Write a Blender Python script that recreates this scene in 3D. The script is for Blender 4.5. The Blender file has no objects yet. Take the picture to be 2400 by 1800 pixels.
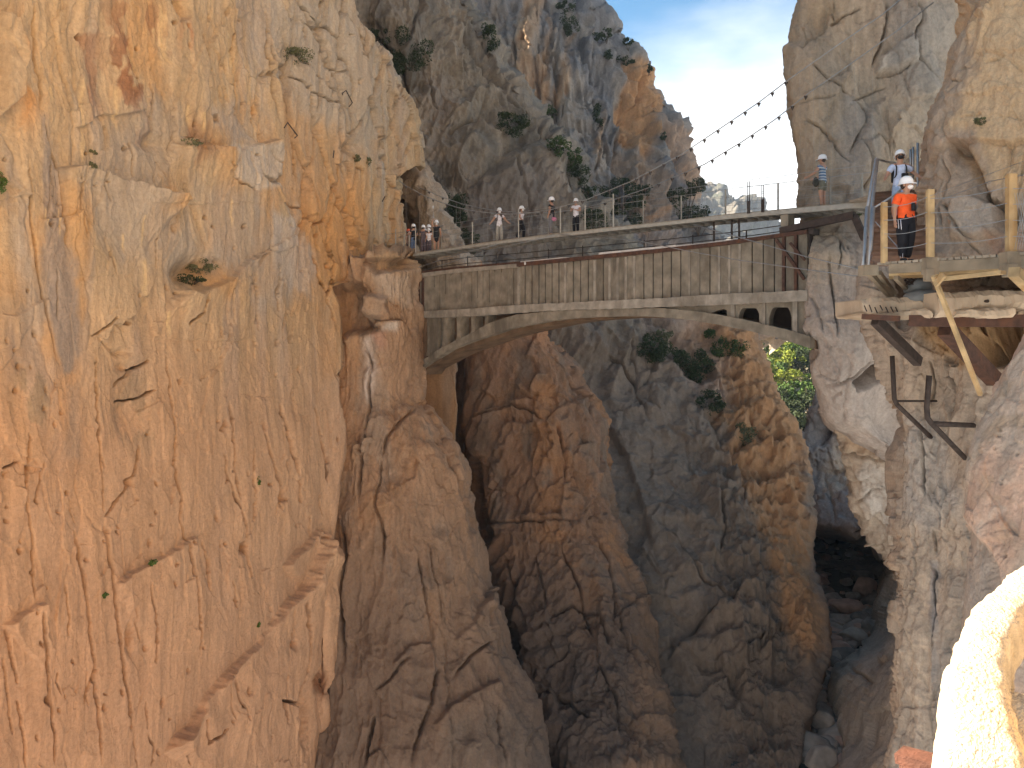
import bpy, bmesh, math, random
import numpy as np
from mathutils import Vector, Matrix
R = math.radians
rnd = random.Random(7)
sc = bpy.context.scene
COL = sc.collection

# ------------------------------------------------------------------ camera
F, CX, HY = 1883.0, 1200.0, 808.0          # focal length and horizon in photo pixels
cam_d = bpy.data.cameras.new('camera')
cam = bpy.data.objects.new('camera', cam_d)
COL.objects.link(cam)
cam.location = (0, 0, 0)
cam.rotation_euler = (R(90), 0, 0)
cam_d.sensor_width = 36.0
cam_d.lens = 36.0 * F / 2400.0
cam_d.shift_y = -(900.0 - HY) / 2400.0
cam_d.clip_start = 0.05
cam_d.clip_end = 6000
sc.camera = cam

# ------------------------------------------------------------------ sky, sun, exposure
SUN_EL, SUN_AZ = R(33), R(-73)
w = bpy.data.worlds.new('World')
sc.world = w
w.use_nodes = True
nt = w.node_tree
sky = nt.nodes.new('ShaderNodeTexSky')
sky.sky_type = 'NISHITA'
sky.sun_disc = False
sky.sun_elevation = SUN_EL
sky.sun_rotation = SUN_AZ
sky.air_density = 0.5
sky.dust_density = 0.4
sky.ozone_density = 0.6
bg = nt.nodes['Background']
bg.inputs['Strength'].default_value = 0.062
# white cloud added low over the horizon, whitening the sky and its light
tc = nt.nodes.new('ShaderNodeTexCoord')
sx = nt.nodes.new('ShaderNodeSeparateXYZ'); nt.links.new(tc.outputs['Generated'], sx.inputs[0])
cn = nt.nodes.new('ShaderNodeTexNoise'); cn.inputs['Scale'].default_value = 2.6; cn.inputs['Detail'].default_value = 7; cn.inputs['Roughness'].default_value = 0.55
cm = nt.nodes.new('ShaderNodeMapping'); cm.inputs['Scale'].default_value = (1, 1, 3.0)
nt.links.new(tc.outputs['Generated'], cm.inputs[0]); nt.links.new(cm.outputs[0], cn.inputs['Vector'])
el = nt.nodes.new('ShaderNodeMapRange'); el.inputs[1].default_value = 0.46; el.inputs[2].default_value = 0.14; el.inputs[3].default_value = -0.26; el.inputs[4].default_value = 0.75
nt.links.new(sx.outputs['Z'], el.inputs[0])
ca = nt.nodes.new('ShaderNodeMath'); ca.operation = 'ADD'; nt.links.new(el.outputs[0], ca.inputs[0]); nt.links.new(cn.outputs['Fac'], ca.inputs[1])
cf = nt.nodes.new('ShaderNodeMapRange'); cf.interpolation_type = 'SMOOTHSTEP'; cf.inputs[1].default_value = 0.42; cf.inputs[2].default_value = 1.05; cf.inputs[3].default_value = 0; cf.inputs[4].default_value = 0.85
nt.links.new(ca.outputs[0], cf.inputs[0])
cx = nt.nodes.new('ShaderNodeMix'); cx.data_type = 'RGBA'; nt.links.new(cf.outputs[0], cx.inputs[0])
tn = nt.nodes.new('ShaderNodeMix'); tn.data_type = 'RGBA'; tn.blend_type = 'MULTIPLY'; tn.inputs[0].default_value = 1.0
nt.links.new(sky.outputs[0], tn.inputs[6]); tn.inputs[7].default_value = (0.52, 0.98, 1.0, 1)
nt.links.new(tn.outputs[2], cx.inputs[6]); cx.inputs[7].default_value = (6.0, 5.9, 5.7, 1)
nt.links.new(cx.outputs[2], bg.inputs[0])
sd = Vector((math.sin(SUN_AZ) * math.cos(SUN_EL), math.cos(SUN_AZ) * math.cos(SUN_EL), math.sin(SUN_EL)))
sun_d = bpy.data.lights.new('sun', 'SUN')
sun_d.energy = 5.0
sun_d.angle = R(0.53)
sun_d.color = (1.0, 0.86, 0.66)
sun = bpy.data.objects.new('sun', sun_d)
COL.objects.link(sun)
sun.rotation_euler = sd.to_track_quat('Z', 'Y').to_euler()
sun.location = sd * 200
vs = sc.view_settings
vs.view_transform = 'Standard'
vs.look = 'None'
vs.exposure = 2.4
vs.gamma = 1.0
sc.cycles.max_bounces = 8
sc.cycles.diffuse_bounces = 6
sc.cycles.use_denoising = True

# ------------------------------------------------------------------ small helpers
def P(px, py, Y):
    return Vector(((px - CX) / F * Y, Y, (HY - py) / F * Y))

def tag(o, label=None, cat=None, group=None, kind=None):
    if label: o['label'] = label
    if cat: o['category'] = cat
    if group: o['group'] = group
    if kind: o['kind'] = kind
    return o

def empty(name, loc=(0, 0, 0), rz=0.0):
    o = bpy.data.objects.new(name, None)
    COL.objects.link(o)
    o.location = loc
    o.rotation_euler = (0, 0, rz)
    o.empty_display_size = 0.2
    return o

def link(name, me, mat=None, parent=None, smooth=False):
    o = bpy.data.objects.new(name, me)
    COL.objects.link(o)
    if mat is not None:
        me.materials.clear()
        me.materials.append(mat)
    if smooth:
        me.shade_smooth()
    if parent is not None:
        o.parent = parent
        # meshes are authored in world space: keep them there
        o.matrix_parent_inverse = Matrix.LocRotScale(parent.location, parent.rotation_euler, parent.scale).inverted()
    return o

def copy_tree(o, parent=None):
    c = o.copy()
    COL.objects.link(c)
    if parent is not None:
        c.parent = parent
        c.matrix_parent_inverse = o.matrix_parent_inverse.copy()
    for ch in o.children:
        copy_tree(ch, c)
    return c

class MB:
    """collects simple shapes and links them as ONE mesh"""
    def __init__(self):
        self.v = []
        self.f = []
    def add(self, vs, fs):
        b = len(self.v)
        self.v += [tuple(x) for x in vs]
        self.f += [tuple(b + i for i in f) for f in fs]
        return self
    def hexa(self, q):           # 8 corners: bottom 4 (ccw from above) then top 4
        return self.add(q, [(3, 2, 1, 0), (4, 5, 6, 7), (0, 1, 5, 4), (1, 2, 6, 5), (2, 3, 7, 6), (3, 0, 4, 7)])
    def box(self, c, s, rz=0.0):
        c = Vector(c); hx, hy, hz = s[0] / 2, s[1] / 2, s[2] / 2
        m = Matrix.Rotation(rz, 3, 'Z')
        q = [c + m @ Vector(d) for d in ((-hx, -hy, -hz), (hx, -hy, -hz), (hx, hy, -hz), (-hx, hy, -hz),
                                         (-hx, -hy, hz), (hx, -hy, hz), (hx, hy, hz), (-hx, hy, hz))]
        return self.hexa(q)
    def bar(self, a, b, wd, ht, up=(0, 0, 1)):      # rectangular bar from a to b
        a, b = Vector(a), Vector(b)
        d = (b - a).normalized()
        s = d.cross(Vector(up))
        if s.length < 1e-4: s = d.cross(Vector((1, 0, 0)))
        s.normalize(); u = s.cross(d).normalized()
        s *= wd / 2; u *= ht / 2
        return self.hexa([a - s - u, a + s - u, b + s - u, b - s - u, a - s + u, a + s + u, b + s + u, b - s + u])
    def tube(self, pts, r, n=6):
        pts = [Vector(p) for p in pts]
        rs = r if isinstance(r, (list, tuple)) else [r] * len(pts)
        vs, fs = [], []
        ref = None
        for i, p in enumerate(pts):
            d = (pts[min(i + 1, len(pts) - 1)] - pts[max(i - 1, 0)]).normalized()
            if ref is None:
                ref = d.orthogonal().normalized()
            ref = (ref - d * ref.dot(d)).normalized()
            s = d.cross(ref)
            for k in range(n):
                a = 2 * math.pi * k / n
                vs.append(p + (ref * math.cos(a) + s * math.sin(a)) * rs[i])
        for i in range(len(pts) - 1):
            for k in range(n):
                k2 = (k + 1) % n
                fs.append((i * n + k, i * n + k2, (i + 1) * n + k2, (i + 1) * n + k))
        fs.append(tuple(range(n - 1, -1, -1)))
        fs.append(tuple((len(pts) - 1) * n + k for k in range(n)))
        return self.add(vs, fs)
    def prism(self, poly, off):   # extrude a polygon (3d points) by a vector
        off = Vector(off); n = len(poly)
        a = [Vector(p) for p in poly]
        return self.add(a + [p + off for p in a],
                        [tuple(range(n - 1, -1, -1)), tuple(range(n, 2 * n))] +
                        [(i, (i + 1) % n, n + (i + 1) % n, n + i) for i in range(n)])
    def mesh(self, name):
        me = bpy.data.meshes.new(name)
        me.from_pydata(self.v, [], self.f)
        bm = bmesh.new(); bm.from_mesh(me)
        bmesh.ops.recalc_face_normals(bm, faces=bm.faces)
        bm.to_mesh(me); bm.free()
        return me
    def build(self, name, mat, parent=None, smooth=False, bevel=0.0):
        o = link(name, self.mesh(name), mat, parent, smooth)
        if bevel > 0:
            md = o.modifiers.new('bevel', 'BEVEL'); md.width = bevel; md.segments = 2; md.limit_method = 'ANGLE'
        return o

# ------------------------------------------------------------------ numpy noise
def _h(ix, iy, iz, seed):
    n = (ix.astype(np.uint32) * np.uint32(374761393) + iy.astype(np.uint32) * np.uint32(668265263)
         + iz.astype(np.uint32) * np.uint32(2147483647) + np.uint32(seed * 974711 & 0xffffffff))
    n = (n ^ (n >> np.uint32(13))) * np.uint32(1274126177)
    n = (n ^ (n >> np.uint32(16))) * np.uint32(2246822519)
    n = n ^ (n >> np.uint32(15))
    return n.astype(np.float32) * np.float32(1 / 4294967295.0)

def vnoise(p, seed=0):
    p = np.asarray(p, np.float32)
    b = np.floor(p); f = p - b
    f = f * f * f * (f * (f * 6 - 15) + 10)
    b = b.astype(np.int64)
    r = 0
    for dx in (0, 1):
        wx = f[:, 0] if dx else 1 - f[:, 0]
        for dy in (0, 1):
            wy = f[:, 1] if dy else 1 - f[:, 1]
            for dz in (0, 1):
                wz = f[:, 2] if dz else 1 - f[:, 2]
                r = r + wx * wy * wz * _h(b[:, 0] + dx, b[:, 1] + dy, b[:, 2] + dz, seed)
    return r * 2 - 1

_ROT = np.array([[0.8, 0.6, 0.0], [-0.42, 0.56, 0.714], [0.428, -0.571, 0.70]], np.float32)
def fbm(p, oc=4, seed=0, gain=0.5, rot=True):
    p = np.asarray(p, np.float32)
    a, s, r, t = 1.0, 0.0, 0, 0
    for o in range(oc):
        r = r + a * vnoise(p, seed + o * 17)
        t += a
        a *= gain
        p = (p @ _ROT.T if rot else p) * 2.03 + 3.1
    return r / t

def ridged(p, oc=4, seed=0, gain=0.55, rot=False):
    p = np.asarray(p, np.float32)
    a, r, t = 1.0, 0, 0
    for o in range(oc):
        r = r + a * (1 - np.abs(vnoise(p, seed + o * 13)))
        t += a
        a *= gain
        p = (p @ _ROT.T if rot else p) * 2.07 + 1.7
    return r / t * 2 - 1

def voronoi(p, seed=0):
    p = np.asarray(p, np.float32)
    b = np.floor(p).astype(np.int64)
    n = len(p)
    f1 = np.full(n, 9e9, np.float32); f2 = np.full(n, 9e9, np.float32)
    cid = np.zeros(n, np.float32); ctr = np.zeros((n, 3), np.float32)
    for dx in (-1, 0, 1):
        for dy in (-1, 0, 1):
            for dz in (-1, 0, 1):
                ix, iy, iz = b[:, 0] + dx, b[:, 1] + dy, b[:, 2] + dz
                cx = ix + _h(ix, iy, iz, seed + 1); cy = iy + _h(ix, iy, iz, seed + 2); cz = iz + _h(ix, iy, iz, seed + 3)
                d = np.sqrt((p[:, 0] - cx) ** 2 + (p[:, 1] - cy) ** 2 + (p[:, 2] - cz) ** 2).astype(np.float32)
                near = d < f1
                f2 = np.where(near, f1, np.minimum(f2, d))
                cid = np.where(near, _h(ix, iy, iz, seed + 4), cid)
                for k, cc in enumerate((cx, cy, cz)):
                    ctr[:, k] = np.where(near, cc, ctr[:, k])
                f1 = np.where(near, d, f1)
    return f1, f2, cid, ctr

def sstep(a, b, x):
    t = np.clip((x - a) / (b - a), 0, 1)
    return t * t * (3 - 2 * t)

def polyline(px, py, pts, closed=False):
    """distance, sign (+ = right of travel as seen in the picture), position along 0..1"""
    best = np.full(px.shape, 9e9, np.float32); sg = np.zeros(px.shape, np.float32); al = np.zeros(px.shape, np.float32)
    pts = [tuple(p) for p in pts]
    if closed: pts = pts + [pts[0]]
    L = [math.hypot(pts[i + 1][0] - pts[i][0], pts[i + 1][1] - pts[i][1]) for i in range(len(pts) - 1)]
    T = max(sum(L), 1e-6); acc = 0
    for i in range(len(pts) - 1):
        (x0, y0), (x1, y1) = pts[i], pts[i + 1]
        dx, dy = x1 - x0, y1 - y0
        t = np.clip(((px - x0) * dx + (py - y0) * dy) / max(dx * dx + dy * dy, 1e-6), 0, 1)
        d = np.hypot(px - x0 - t * dx, py - y0 - t * dy)
        s = np.sign(dx * (py - y0) - dy * (px - x0))
        m = d < best
        best = np.where(m, d, best); sg = np.where(m, s, sg); al = np.where(m, (acc + t * L[i]) / T, al)
        acc += L[i]
    return best, sg, al

def inside(px, py, poly):
    r = np.zeros(px.shape, bool); n = len(poly); j = n - 1
    for i in range(n):
        xi, yi = poly[i]; xj, yj = poly[j]
        c = ((yi > py) != (yj > py)) & (px < (xj - xi) * (py - yi) / ((yj - yi) if yj != yi else 1e-6) + xi)
        r ^= c; j = i
    return r

def sdf_poly(px, py, poly):
    d, _, _ = polyline(px, py, poly, True)
    return np.where(inside(px, py, poly), -d, d)

# ------------------------------------------------------------------ materials
def new_mat(name):
    m = bpy.data.materials.new(name); m.use_nodes = True
    return m, m.node_tree, m.node_tree.nodes['Principled BSDF']

def plain(name, col, rough=0.7, metal=0.0, var=0.25, scale=6.0, bump=0.0, stain=None, spec=0.4):
    m, t, b = new_mat(name)
    N = t.nodes
    co = N.new('ShaderNodeTexCoord')
    nz = N.new('ShaderNodeTexNoise'); nz.inputs['Scale'].default_value = scale; nz.inputs['Detail'].default_value = 6
    t.links.new(co.outputs['Object'], nz.inputs['Vector'])
    rp = N.new('ShaderNodeValToRGB')
    rp.color_ramp.elements[0].position = 0.3; rp.color_ramp.elements[1].position = 0.7
    c = Vector(col)
    rp.color_ramp.elements[0].color = (*(c * (1 - var)), 1); rp.color_ramp.elements[1].color = (*(c * (1 + var)), 1)
    t.links.new(nz.outputs['Fac'], rp.inputs['Fac'])
    out = rp.outputs[0]
    if stain:
        n2 = N.new('ShaderNodeTexNoise'); n2.inputs['Scale'].default_value = scale * 0.37; n2.inputs['Detail'].default_value = 8
        n2.inputs['Roughness'].default_value = 0.65
        mp = N.new('ShaderNodeMapping'); mp.inputs['Scale'].default_value = (1, 1, 0.35)
        t.links.new(co.outputs['Object'], mp.inputs[0]); t.links.new(mp.outputs[0], n2.inputs['Vector'])
        r2 = N.new('ShaderNodeValToRGB'); r2.color_ramp.elements[0].position = 0.5; r2.color_ramp.elements[1].position = 0.66
        t.links.new(n2.outputs['Fac'], r2.inputs['Fac'])
        mx = N.new('ShaderNodeMix'); mx.data_type = 'RGBA'
        t.links.new(r2.outputs[0], mx.inputs[0]); t.links.new(out, mx.inputs[6]); mx.inputs[7].default_value = (*stain, 1)
        out = mx.outputs[2]
    t.links.new(out, b.inputs['Base Color'])
    b.inputs['Roughness'].default_value = rough
    b.inputs['Metallic'].default_value = metal
    b.inputs['Specular IOR Level'].default_value = spec
    if bump:
        n3 = N.new('ShaderNodeTexNoise'); n3.inputs['Scale'].default_value = scale * 5; n3.inputs['Detail'].default_value = 5
        t.links.new(co.outputs['Object'], n3.inputs['Vector'])
        bp = N.new('ShaderNodeBump'); bp.inputs['Strength'].default_value = bump; bp.inputs['Distance'].default_value = 0.02
        t.links.new(n3.outputs['Fac'], bp.inputs['Height']); t.links.new(bp.outputs[0], b.inputs['Normal'])
    return m

def rock_mat(name, s=1.0, bump=0.5, grain=0.22):
    """vertex colour holds the stone colour, with some shade painted in; nodes add grain, streaks and fine relief"""
    m, t, b = new_mat(name)
    N = t.nodes
    at = N.new('ShaderNodeAttribute'); at.attribute_name = 'stone'
    co = N.new('ShaderNodeTexCoord')
    mp = N.new('ShaderNodeMapping'); mp.inputs['Scale'].default_value = (1, 1, 0.15)
    t.links.new(co.outputs['Object'], mp.inputs[0])
    n1 = N.new('ShaderNodeTexNoise'); n1.inputs['Scale'].default_value = 3.0 * s; n1.inputs['Detail'].default_value = 9; n1.inputs['Roughness'].default_value = 0.68
    t.links.new(mp.outputs[0], n1.inputs['Vector'])
    n2 = N.new('ShaderNodeTexNoise'); n2.inputs['Scale'].default_value = 9.0 * s; n2.inputs['Detail'].default_value = 8; n2.inputs['Roughness'].default_value = 0.7
    t.links.new(co.outputs['Object'], n2.inputs['Vector'])
    mr = N.new('ShaderNodeMapRange'); mr.inputs[1].default_value = 0.25; mr.inputs[2].default_value = 0.75
    mr.inputs[3].default_value = 1 - grain * 1.25; mr.inputs[4].default_value = 1 + grain * 0.9
    t.links.new(n1.outputs['Fac'], mr.inputs[0])
    mr2 = N.new('ShaderNodeMapRange'); mr2.inputs[1].default_value = 0.25; mr2.inputs[2].default_value = 0.75
    mr2.inputs[3].default_value = 1 - grain; mr2.inputs[4].default_value = 1 + grain
    t.links.new(n2.outputs['Fac'], mr2.inputs[0])
    mu = N.new('ShaderNodeMath'); mu.operation = 'MULTIPLY'
    t.links.new(mr.outputs[0], mu.inputs[0]); t.links.new(mr2.outputs[0], mu.inputs[1])
    vm = N.new('ShaderNodeVectorMath'); vm.operation = 'SCALE'
    t.links.new(at.outputs['Color'], vm.inputs[0]); t.links.new(mu.outputs[0], vm.inputs['Scale'])
    t.links.new(vm.outputs[0], b.inputs['Base Color'])
    b.inputs['Roughness'].default_value = 0.92
    b.inputs['Specular IOR Level'].default_value = 0.15
    ad = N.new('ShaderNodeMath'); ad.operation = 'ADD'
    n3 = N.new('ShaderNodeTexNoise'); n3.inputs['Scale'].default_value = 2.6 * s; n3.inputs['Detail'].default_value = 10; n3.inputs['Roughness'].default_value = 0.62
    t.links.new(mp.outputs[0], n3.inputs['Vector'])
    t.links.new(n3.outputs['Fac'], ad.inputs[0]); t.links.new(n2.outputs['Fac'], ad.inputs[1])
    bp = N.new('ShaderNodeBump'); bp.inputs['Strength'].default_value = bump; bp.inputs['Distance'].default_value = 0.16 / s
    t.links.new(ad.outputs[0], bp.inputs['Height']); t.links.new(bp.outputs[0], b.inputs['Normal'])
    return m
# ------------------------------------------------------------------ rock walls
def pchip(x, y, xq):
    """monotone cubic through knots x (R,), y (R,...) at xq"""
    x = np.asarray(x, float); y = np.asarray(y, float); xq = np.asarray(xq, float)
    h = np.diff(x); sh = (-1,) + (1,) * (y.ndim - 1)
    dl = np.diff(y, axis=0) / h.reshape(sh)
    m = np.zeros_like(y)
    if len(x) > 2:
        a, b = dl[:-1], dl[1:]
        w1 = (2 * h[1:] + h[:-1]).reshape(sh); w2 = (h[1:] + 2 * h[:-1]).reshape(sh)
        with np.errstate(divide='ignore', invalid='ignore'):
            hm = (w1 + w2) / (w1 / a + w2 / b)
        m[1:-1] = np.where(a * b > 0, hm, 0)
    m[0], m[-1] = dl[0], dl[-1]
    i = np.clip(np.searchsorted(x, xq) - 1, 0, len(x) - 2)
    t = ((xq - x[i]) / h[i]).reshape((-1,) + (1,) * (y.ndim - 1)); hh = h[i].reshape(t.shape)
    return ((2 * t ** 3 - 3 * t ** 2 + 1) * y[i] + (t ** 3 - 2 * t ** 2 + t) * hh * m[i]
            + (-2 * t ** 3 + 3 * t ** 2) * y[i + 1] + (t ** 3 - t ** 2) * hh * m[i + 1])

def weights(v, lo, hi, off, mn):
    out = [0.0]
    for a, b in zip(v[:-1], v[1:]):
        l, r = min(a, b), max(a, b)
        ins = max(0, min(r, hi) - max(l, lo))
        out.append(out[-1] + max(mn, ins + off * ((r - l) - ins)))
    return np.array(out)

class Rock:
    """a relief surface hung on traced guide points, then carved and coloured"""
    def __init__(self, rows, nu, nv, left=False, right=False, back=6.0, seed=1):
        rows = [[tuple(c) for c in r] for r in rows]
        nw = []
        for r in rows:
            r = list(r)
            if right:
                x, y, Y = r[-1]
                r += [(x - 1.5, y, Y + 0.05 * back), (x - 8, y, Y + 0.3 * back), (x - 45, y, Y + back)]
            if left:
                x, y, Y = r[0]
                r = [(x + 45, y, Y + back), (x + 8, y, Y + 0.3 * back), (x + 1.5, y, Y + 0.05 * back)] + r
            nw.append(r)
        A = np.array(nw, float)
        wr = weights(A[:, :, 1].mean(1), -60, 1860, 0.10, 4)
        wc = weights(A[:, :, 0].mean(0), -60, 2460, 0.05, 7)
        vq = np.linspace(0, wr[-1], nv); uq = np.linspace(0, wc[-1], nu)
        B = pchip(wr, A, vq)                                   # nv,K,3
        C = pchip(wc, np.swapaxes(B, 0, 1), uq)                # nu,nv,3
        C = np.swapaxes(C, 0, 1)                               # nv,nu,3
        self.nu, self.nv = nu, nv
        self.px0 = C[..., 0].ravel().astype(np.float32); self.py0 = C[..., 1].ravel().astype(np.float32)
        Y = C[..., 2]
        pos = np.stack([(C[..., 0] - CX) / F * Y, Y, (HY - C[..., 1]) / F * Y], -1)
        du = np.gradient(pos, axis=1); dv = np.gradient(pos, axis=0)
        n = np.cross(dv, du); n /= np.linalg.norm(n, axis=-1, keepdims=True) + 1e-9
        if (n * pos).sum(-1).mean() > 0: n = -n
        self.flip = (np.cross(du, dv) * n).sum(-1).mean() > 0
        self.pos = pos.reshape(-1, 3).astype(np.float32); self.n = n.reshape(-1, 3).astype(np.float32)
        self.d = np.zeros(len(self.pos), np.float32)
        self.m = self.pos[:, 1] / F                            # metres per photo pixel
        j = self.pos * (30.0 / np.median(self.pos[:, 1]))
        self.j = j
        self.px = self.px0 + 7 * fbm(j * 0.9, 3, seed + 5) + 3.5 * fbm(j * 4, 2, seed + 6)
        self.py = self.py0 + 7 * fbm(j * 0.9, 3, seed + 7) + 3.5 * fbm(j * 4, 2, seed + 8)
        self.seed = seed
        self.col = None
        self.edge = None
    def box(self, pts, mg):
        xs = [p[0] for p in pts]; ys = [p[1] for p in pts]
        return np.nonzero((self.px > min(xs) - mg) & (self.px < max(xs) + mg) & (self.py > min(ys) - mg) & (self.py < max(ys) + mg))[0]
    def crack(self, pts, wd=4.0, depth=0.25, taper=True, lip=0.0):
        i = self.box(pts, wd * 4 + 6)
        depth = depth * min(1.0, .35 + (abs(pts[-1][0] - pts[0][0]) + abs(pts[-1][1] - pts[0][1])) / 160.0)
        d, s, a = polyline(self.px[i], self.py[i], pts)
        k = np.exp(-(d / (wd * .30 + .7)) ** 2) * np.clip(.95 + .9 * fbm(self.pos[i] * .9, 3, self.seed + 33), .3, 1.3)
        if taper: k = k * sstep(0, 0.15, a) * sstep(1, 0.75, a)
        self.d[i] -= depth * k * (0.75 + 0.25 * fbm(self.pos[i] * 2.5, 2, self.seed + 31))
        if lip: self.d[i] += lip * np.exp(-((d - wd * 1.8) / wd) ** 2) * sstep(0, .1, a) * sstep(1, .9, a)
    def step(self, pts, h, fade=60.0, soft=3.0):
        """rock on the right of the line (walking along it in the picture) stands proud by h metres, dying out over fade"""
        i = self.box(pts, fade * 1.6 + 10)
        d, s, a = polyline(self.px[i], self.py[i], pts)
        k = sstep(-soft, soft, d * s) * np.exp(-np.maximum(d * s, 0) / fade)
        k *= sstep(0, 0.08, a) * sstep(1, 0.92, a) * np.clip(.7 + .9 * fbm(self.pos[i] * .45, 3, self.seed + 35), .05, 1.3)
        self.d[i] += h * k
    def block(self, poly, h, soft=5.0):
        i = self.box(poly, soft * 3 + 5)
        d = sdf_poly(self.px[i], self.py[i], poly)
        self.d[i] += h * sstep(soft, -soft, d)
    def bump(self, x, y, rx, ry, h, pw=2.0):
        i = self.box([(x - rx, y - ry), (x + rx, y + ry)], 40)
        r = np.sqrt(((self.px[i] - x) / rx) ** 2 + ((self.py[i] - y) / ry) ** 2)
        self.d[i] += h * np.exp(-r ** pw * 1.5)
    def relief(self, big=0.5, flute=0.25, blk=0.2, mid=0.1, fine=0.04, s=1.0, bw=2.0, bh=4.0, crk=0.12, tilt=0.0, mask=None):
        p = self.pos / s; sd = self.seed
        q = p.copy()
        q[:, 0] += tilt * p[:, 2]
        r = big * fbm(p / 4.5, 4, sd)
        if flute:
            r += flute * ridged(q * np.array([0.75, 0.75, 0.085], np.float32) + 0.35 * vnoise(p * 0.5, sd + 2)[:, None], 4, sd + 1)
        if blk:
            wq = q + 0.28 * np.stack([fbm(p * 0.8, 3, sd + k) for k in (41, 42, 43)], -1)
            f1, f2, cid, ctr = voronoi(wq / np.array([bw, bw, bh], np.float32), sd)
            g = f2 - f1
            loc = (wq / np.array([bw, bw, bh], np.float32) - ctr)
            tl = (cid * 7.13 % 1 - 0.5) * loc[:, 0] + (cid * 3.77 % 1 - 0.5) * loc[:, 1] + (cid * 5.31 % 1 - 0.5) * loc[:, 2] * 0.8
            r += blk * (0.8 * (cid - 0.5) + 2.0 * tl) - crk * (1 - sstep(0.0, 0.045, g)) * sstep(-.2, .3, fbm(p * .4, 2, sd + 50))
            f1b, f2b, cidb, ctrb = voronoi(wq / np.array([bw * .33, bw * .33, bh * .3], np.float32), sd + 70)
            tlb = ((wq / np.array([bw * .33, bw * .33, bh * .3], np.float32) - ctrb) * np.array([1, -1, .6], np.float32)).sum(1) * (cidb - .5)
            r += blk * 0.3 * (cidb - 0.5 + 1.6 * tlb) - crk * 0.3 * (1 - sstep(0.0, 0.06, f2b - f1b)) * sstep(-.1, .4, fbm(p * .6, 2, sd + 51))
        r += mid * ridged(p * np.array([1.3, 1.3, 0.7], np.float32), 5, sd + 3, rot=True)
        r += fine * fbm(p * 4.5, 4, sd + 4, gain=0.6)
        r = r * s
        if mask is not None: r = r * mask
        self.d += r
    def facet(self, cw, ch, amp, mask=None, sd=0):
        c_ = np.array([cw, cw, ch], np.float32)
        wq = self.pos / c_ + .12 * np.stack([fbm(self.pos / cw * 1.6, 3, self.seed + k) for k in (61, 62, 63)], -1)
        f1, f2, cid, ctr = voronoi(wq, self.seed + 200 + sd)
        l = wq - ctr
        r = (cid * 7.13 % 1 - .5) * l[:, 0] + (cid * 3.77 % 1 - .5) * l[:, 1] + (cid * 5.31 % 1 - .5) * l[:, 2] * 1.3 + .35 * (cid - .5)
        k = sstep(-.25, .25, fbm(self.pos / (cw * 3.5), 2, self.seed + 66))
        self.d += amp * 2 * r * k * (1 if mask is None else mask)
    # ---- colours
    def base(self, c0, c1, c2=None, c3=None, s=1.0):
        p = self.pos / s; sd = self.seed
        a = np.array(c0, np.float32); b = np.array(c1, np.float32)
        k = sstep(-0.4, 0.4, fbm(p * np.array([0.35, 0.35, 0.07], np.float32), 4, sd + 101))[:, None]
        c = a * (1 - k) + b * k
        if c2 is not None:
            k = sstep(0.02, 0.4, fbm(p * np.array([0.9, 0.9, 0.12], np.float32), 4, sd + 103))[:, None]
            c = c * (1 - k) + np.array(c2, np.float32) * k
        if c3 is not None:
            k = sstep(0.15, 0.45, fbm(p * np.array([0.5, 0.5, 0.3], np.float32), 5, sd + 105))[:, None]
            c = c * (1 - k) + np.array(c3, np.float32) * k
        k = 1 + 0.10 * fbm(p * np.array([3, 3, .5], np.float32), 3, sd + 107)[:, None]
        k = k * (1 + .22 * fbm(p * np.array([3.2, 3.2, .10], np.float32), 4, sd + 109, gain=.65, rot=False)[:, None])
        self.col = c * k
    def tint(self, k, c):
        k = np.clip(k, 0, 1)[:, None]
        self.col = self.col * (1 - k) + np.array(c, np.float32) * k
    def grad(self, y0, y1, c, amt=1.0, wob=60):
        k = sstep(y0, y1, self.py + wob * fbm(self.j * np.array([.5, .5, .1], np.float32), 3, self.seed + 111))
        self.tint(k * amt, c)
    def gradx(self, x0, x1, c, amt=1.0, wob=40):
        k = sstep(x0, x1, self.px + wob * fbm(self.j * np.array([.3, .3, .2], np.float32), 3, self.seed + 113))
        self.tint(k * amt, c)
    def patch(self, poly, c, amt=1.0, soft=14, rag=18, vert=True):
        sc_ = np.array([1.6, 1.6, .35 if vert else 1.3], np.float32)
        d = sdf_poly(self.px, self.py, poly) + rag * fbm(self.j * sc_, 4, self.seed + 115)
        self.tint(amt * sstep(soft, -soft, d), c)
    def spots(self, x, y, rx, ry, c, amt=1.0, lo=0.0, hi=0.3, fr=1.6, vs=.5):
        r = np.sqrt(((self.px - x) / rx) ** 2 + ((self.py - y) / ry) ** 2)
        k = np.exp(-r ** 3) * sstep(lo, hi, fbm(self.j * np.array([fr, fr, fr * vs], np.float32), 5, self.seed + 117))
        self.tint(amt * k, c)
    def streak(self, pts, wd, c, amt=1.0):
        d, s, a = polyline(self.px, self.py, pts)
        self.tint(amt * np.exp(-(d / wd) ** 2) * sstep(0, .15, a) * sstep(1, .6, a), c)
    def build(self, name, mat, label=None, cat='rock face'):
        pos = self.pos + self.n * self.d[:, None]
        nu, nv = self.nu, self.nv
        idx = np.arange(nu * nv).reshape(nv, nu)
        a, b, c, d = idx[:-1, :-1], idx[:-1, 1:], idx[1:, 1:], idx[1:, :-1]
        q = np.stack([a, b, c, d] if self.flip else [a, d, c, b], -1).reshape(-1, 4)
        me = bpy.data.meshes.new(name)
        me.vertices.add(len(pos)); me.vertices.foreach_set('co', pos.astype(np.float32).ravel())
        me.loops.add(q.size); me.loops.foreach_set('vertex_index', q.ravel().astype(np.int32))
        me.polygons.add(len(q)); me.polygons.foreach_set('loop_start', np.arange(0, q.size, 4, dtype=np.int32))
        me.update(calc_edges=True)
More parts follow.
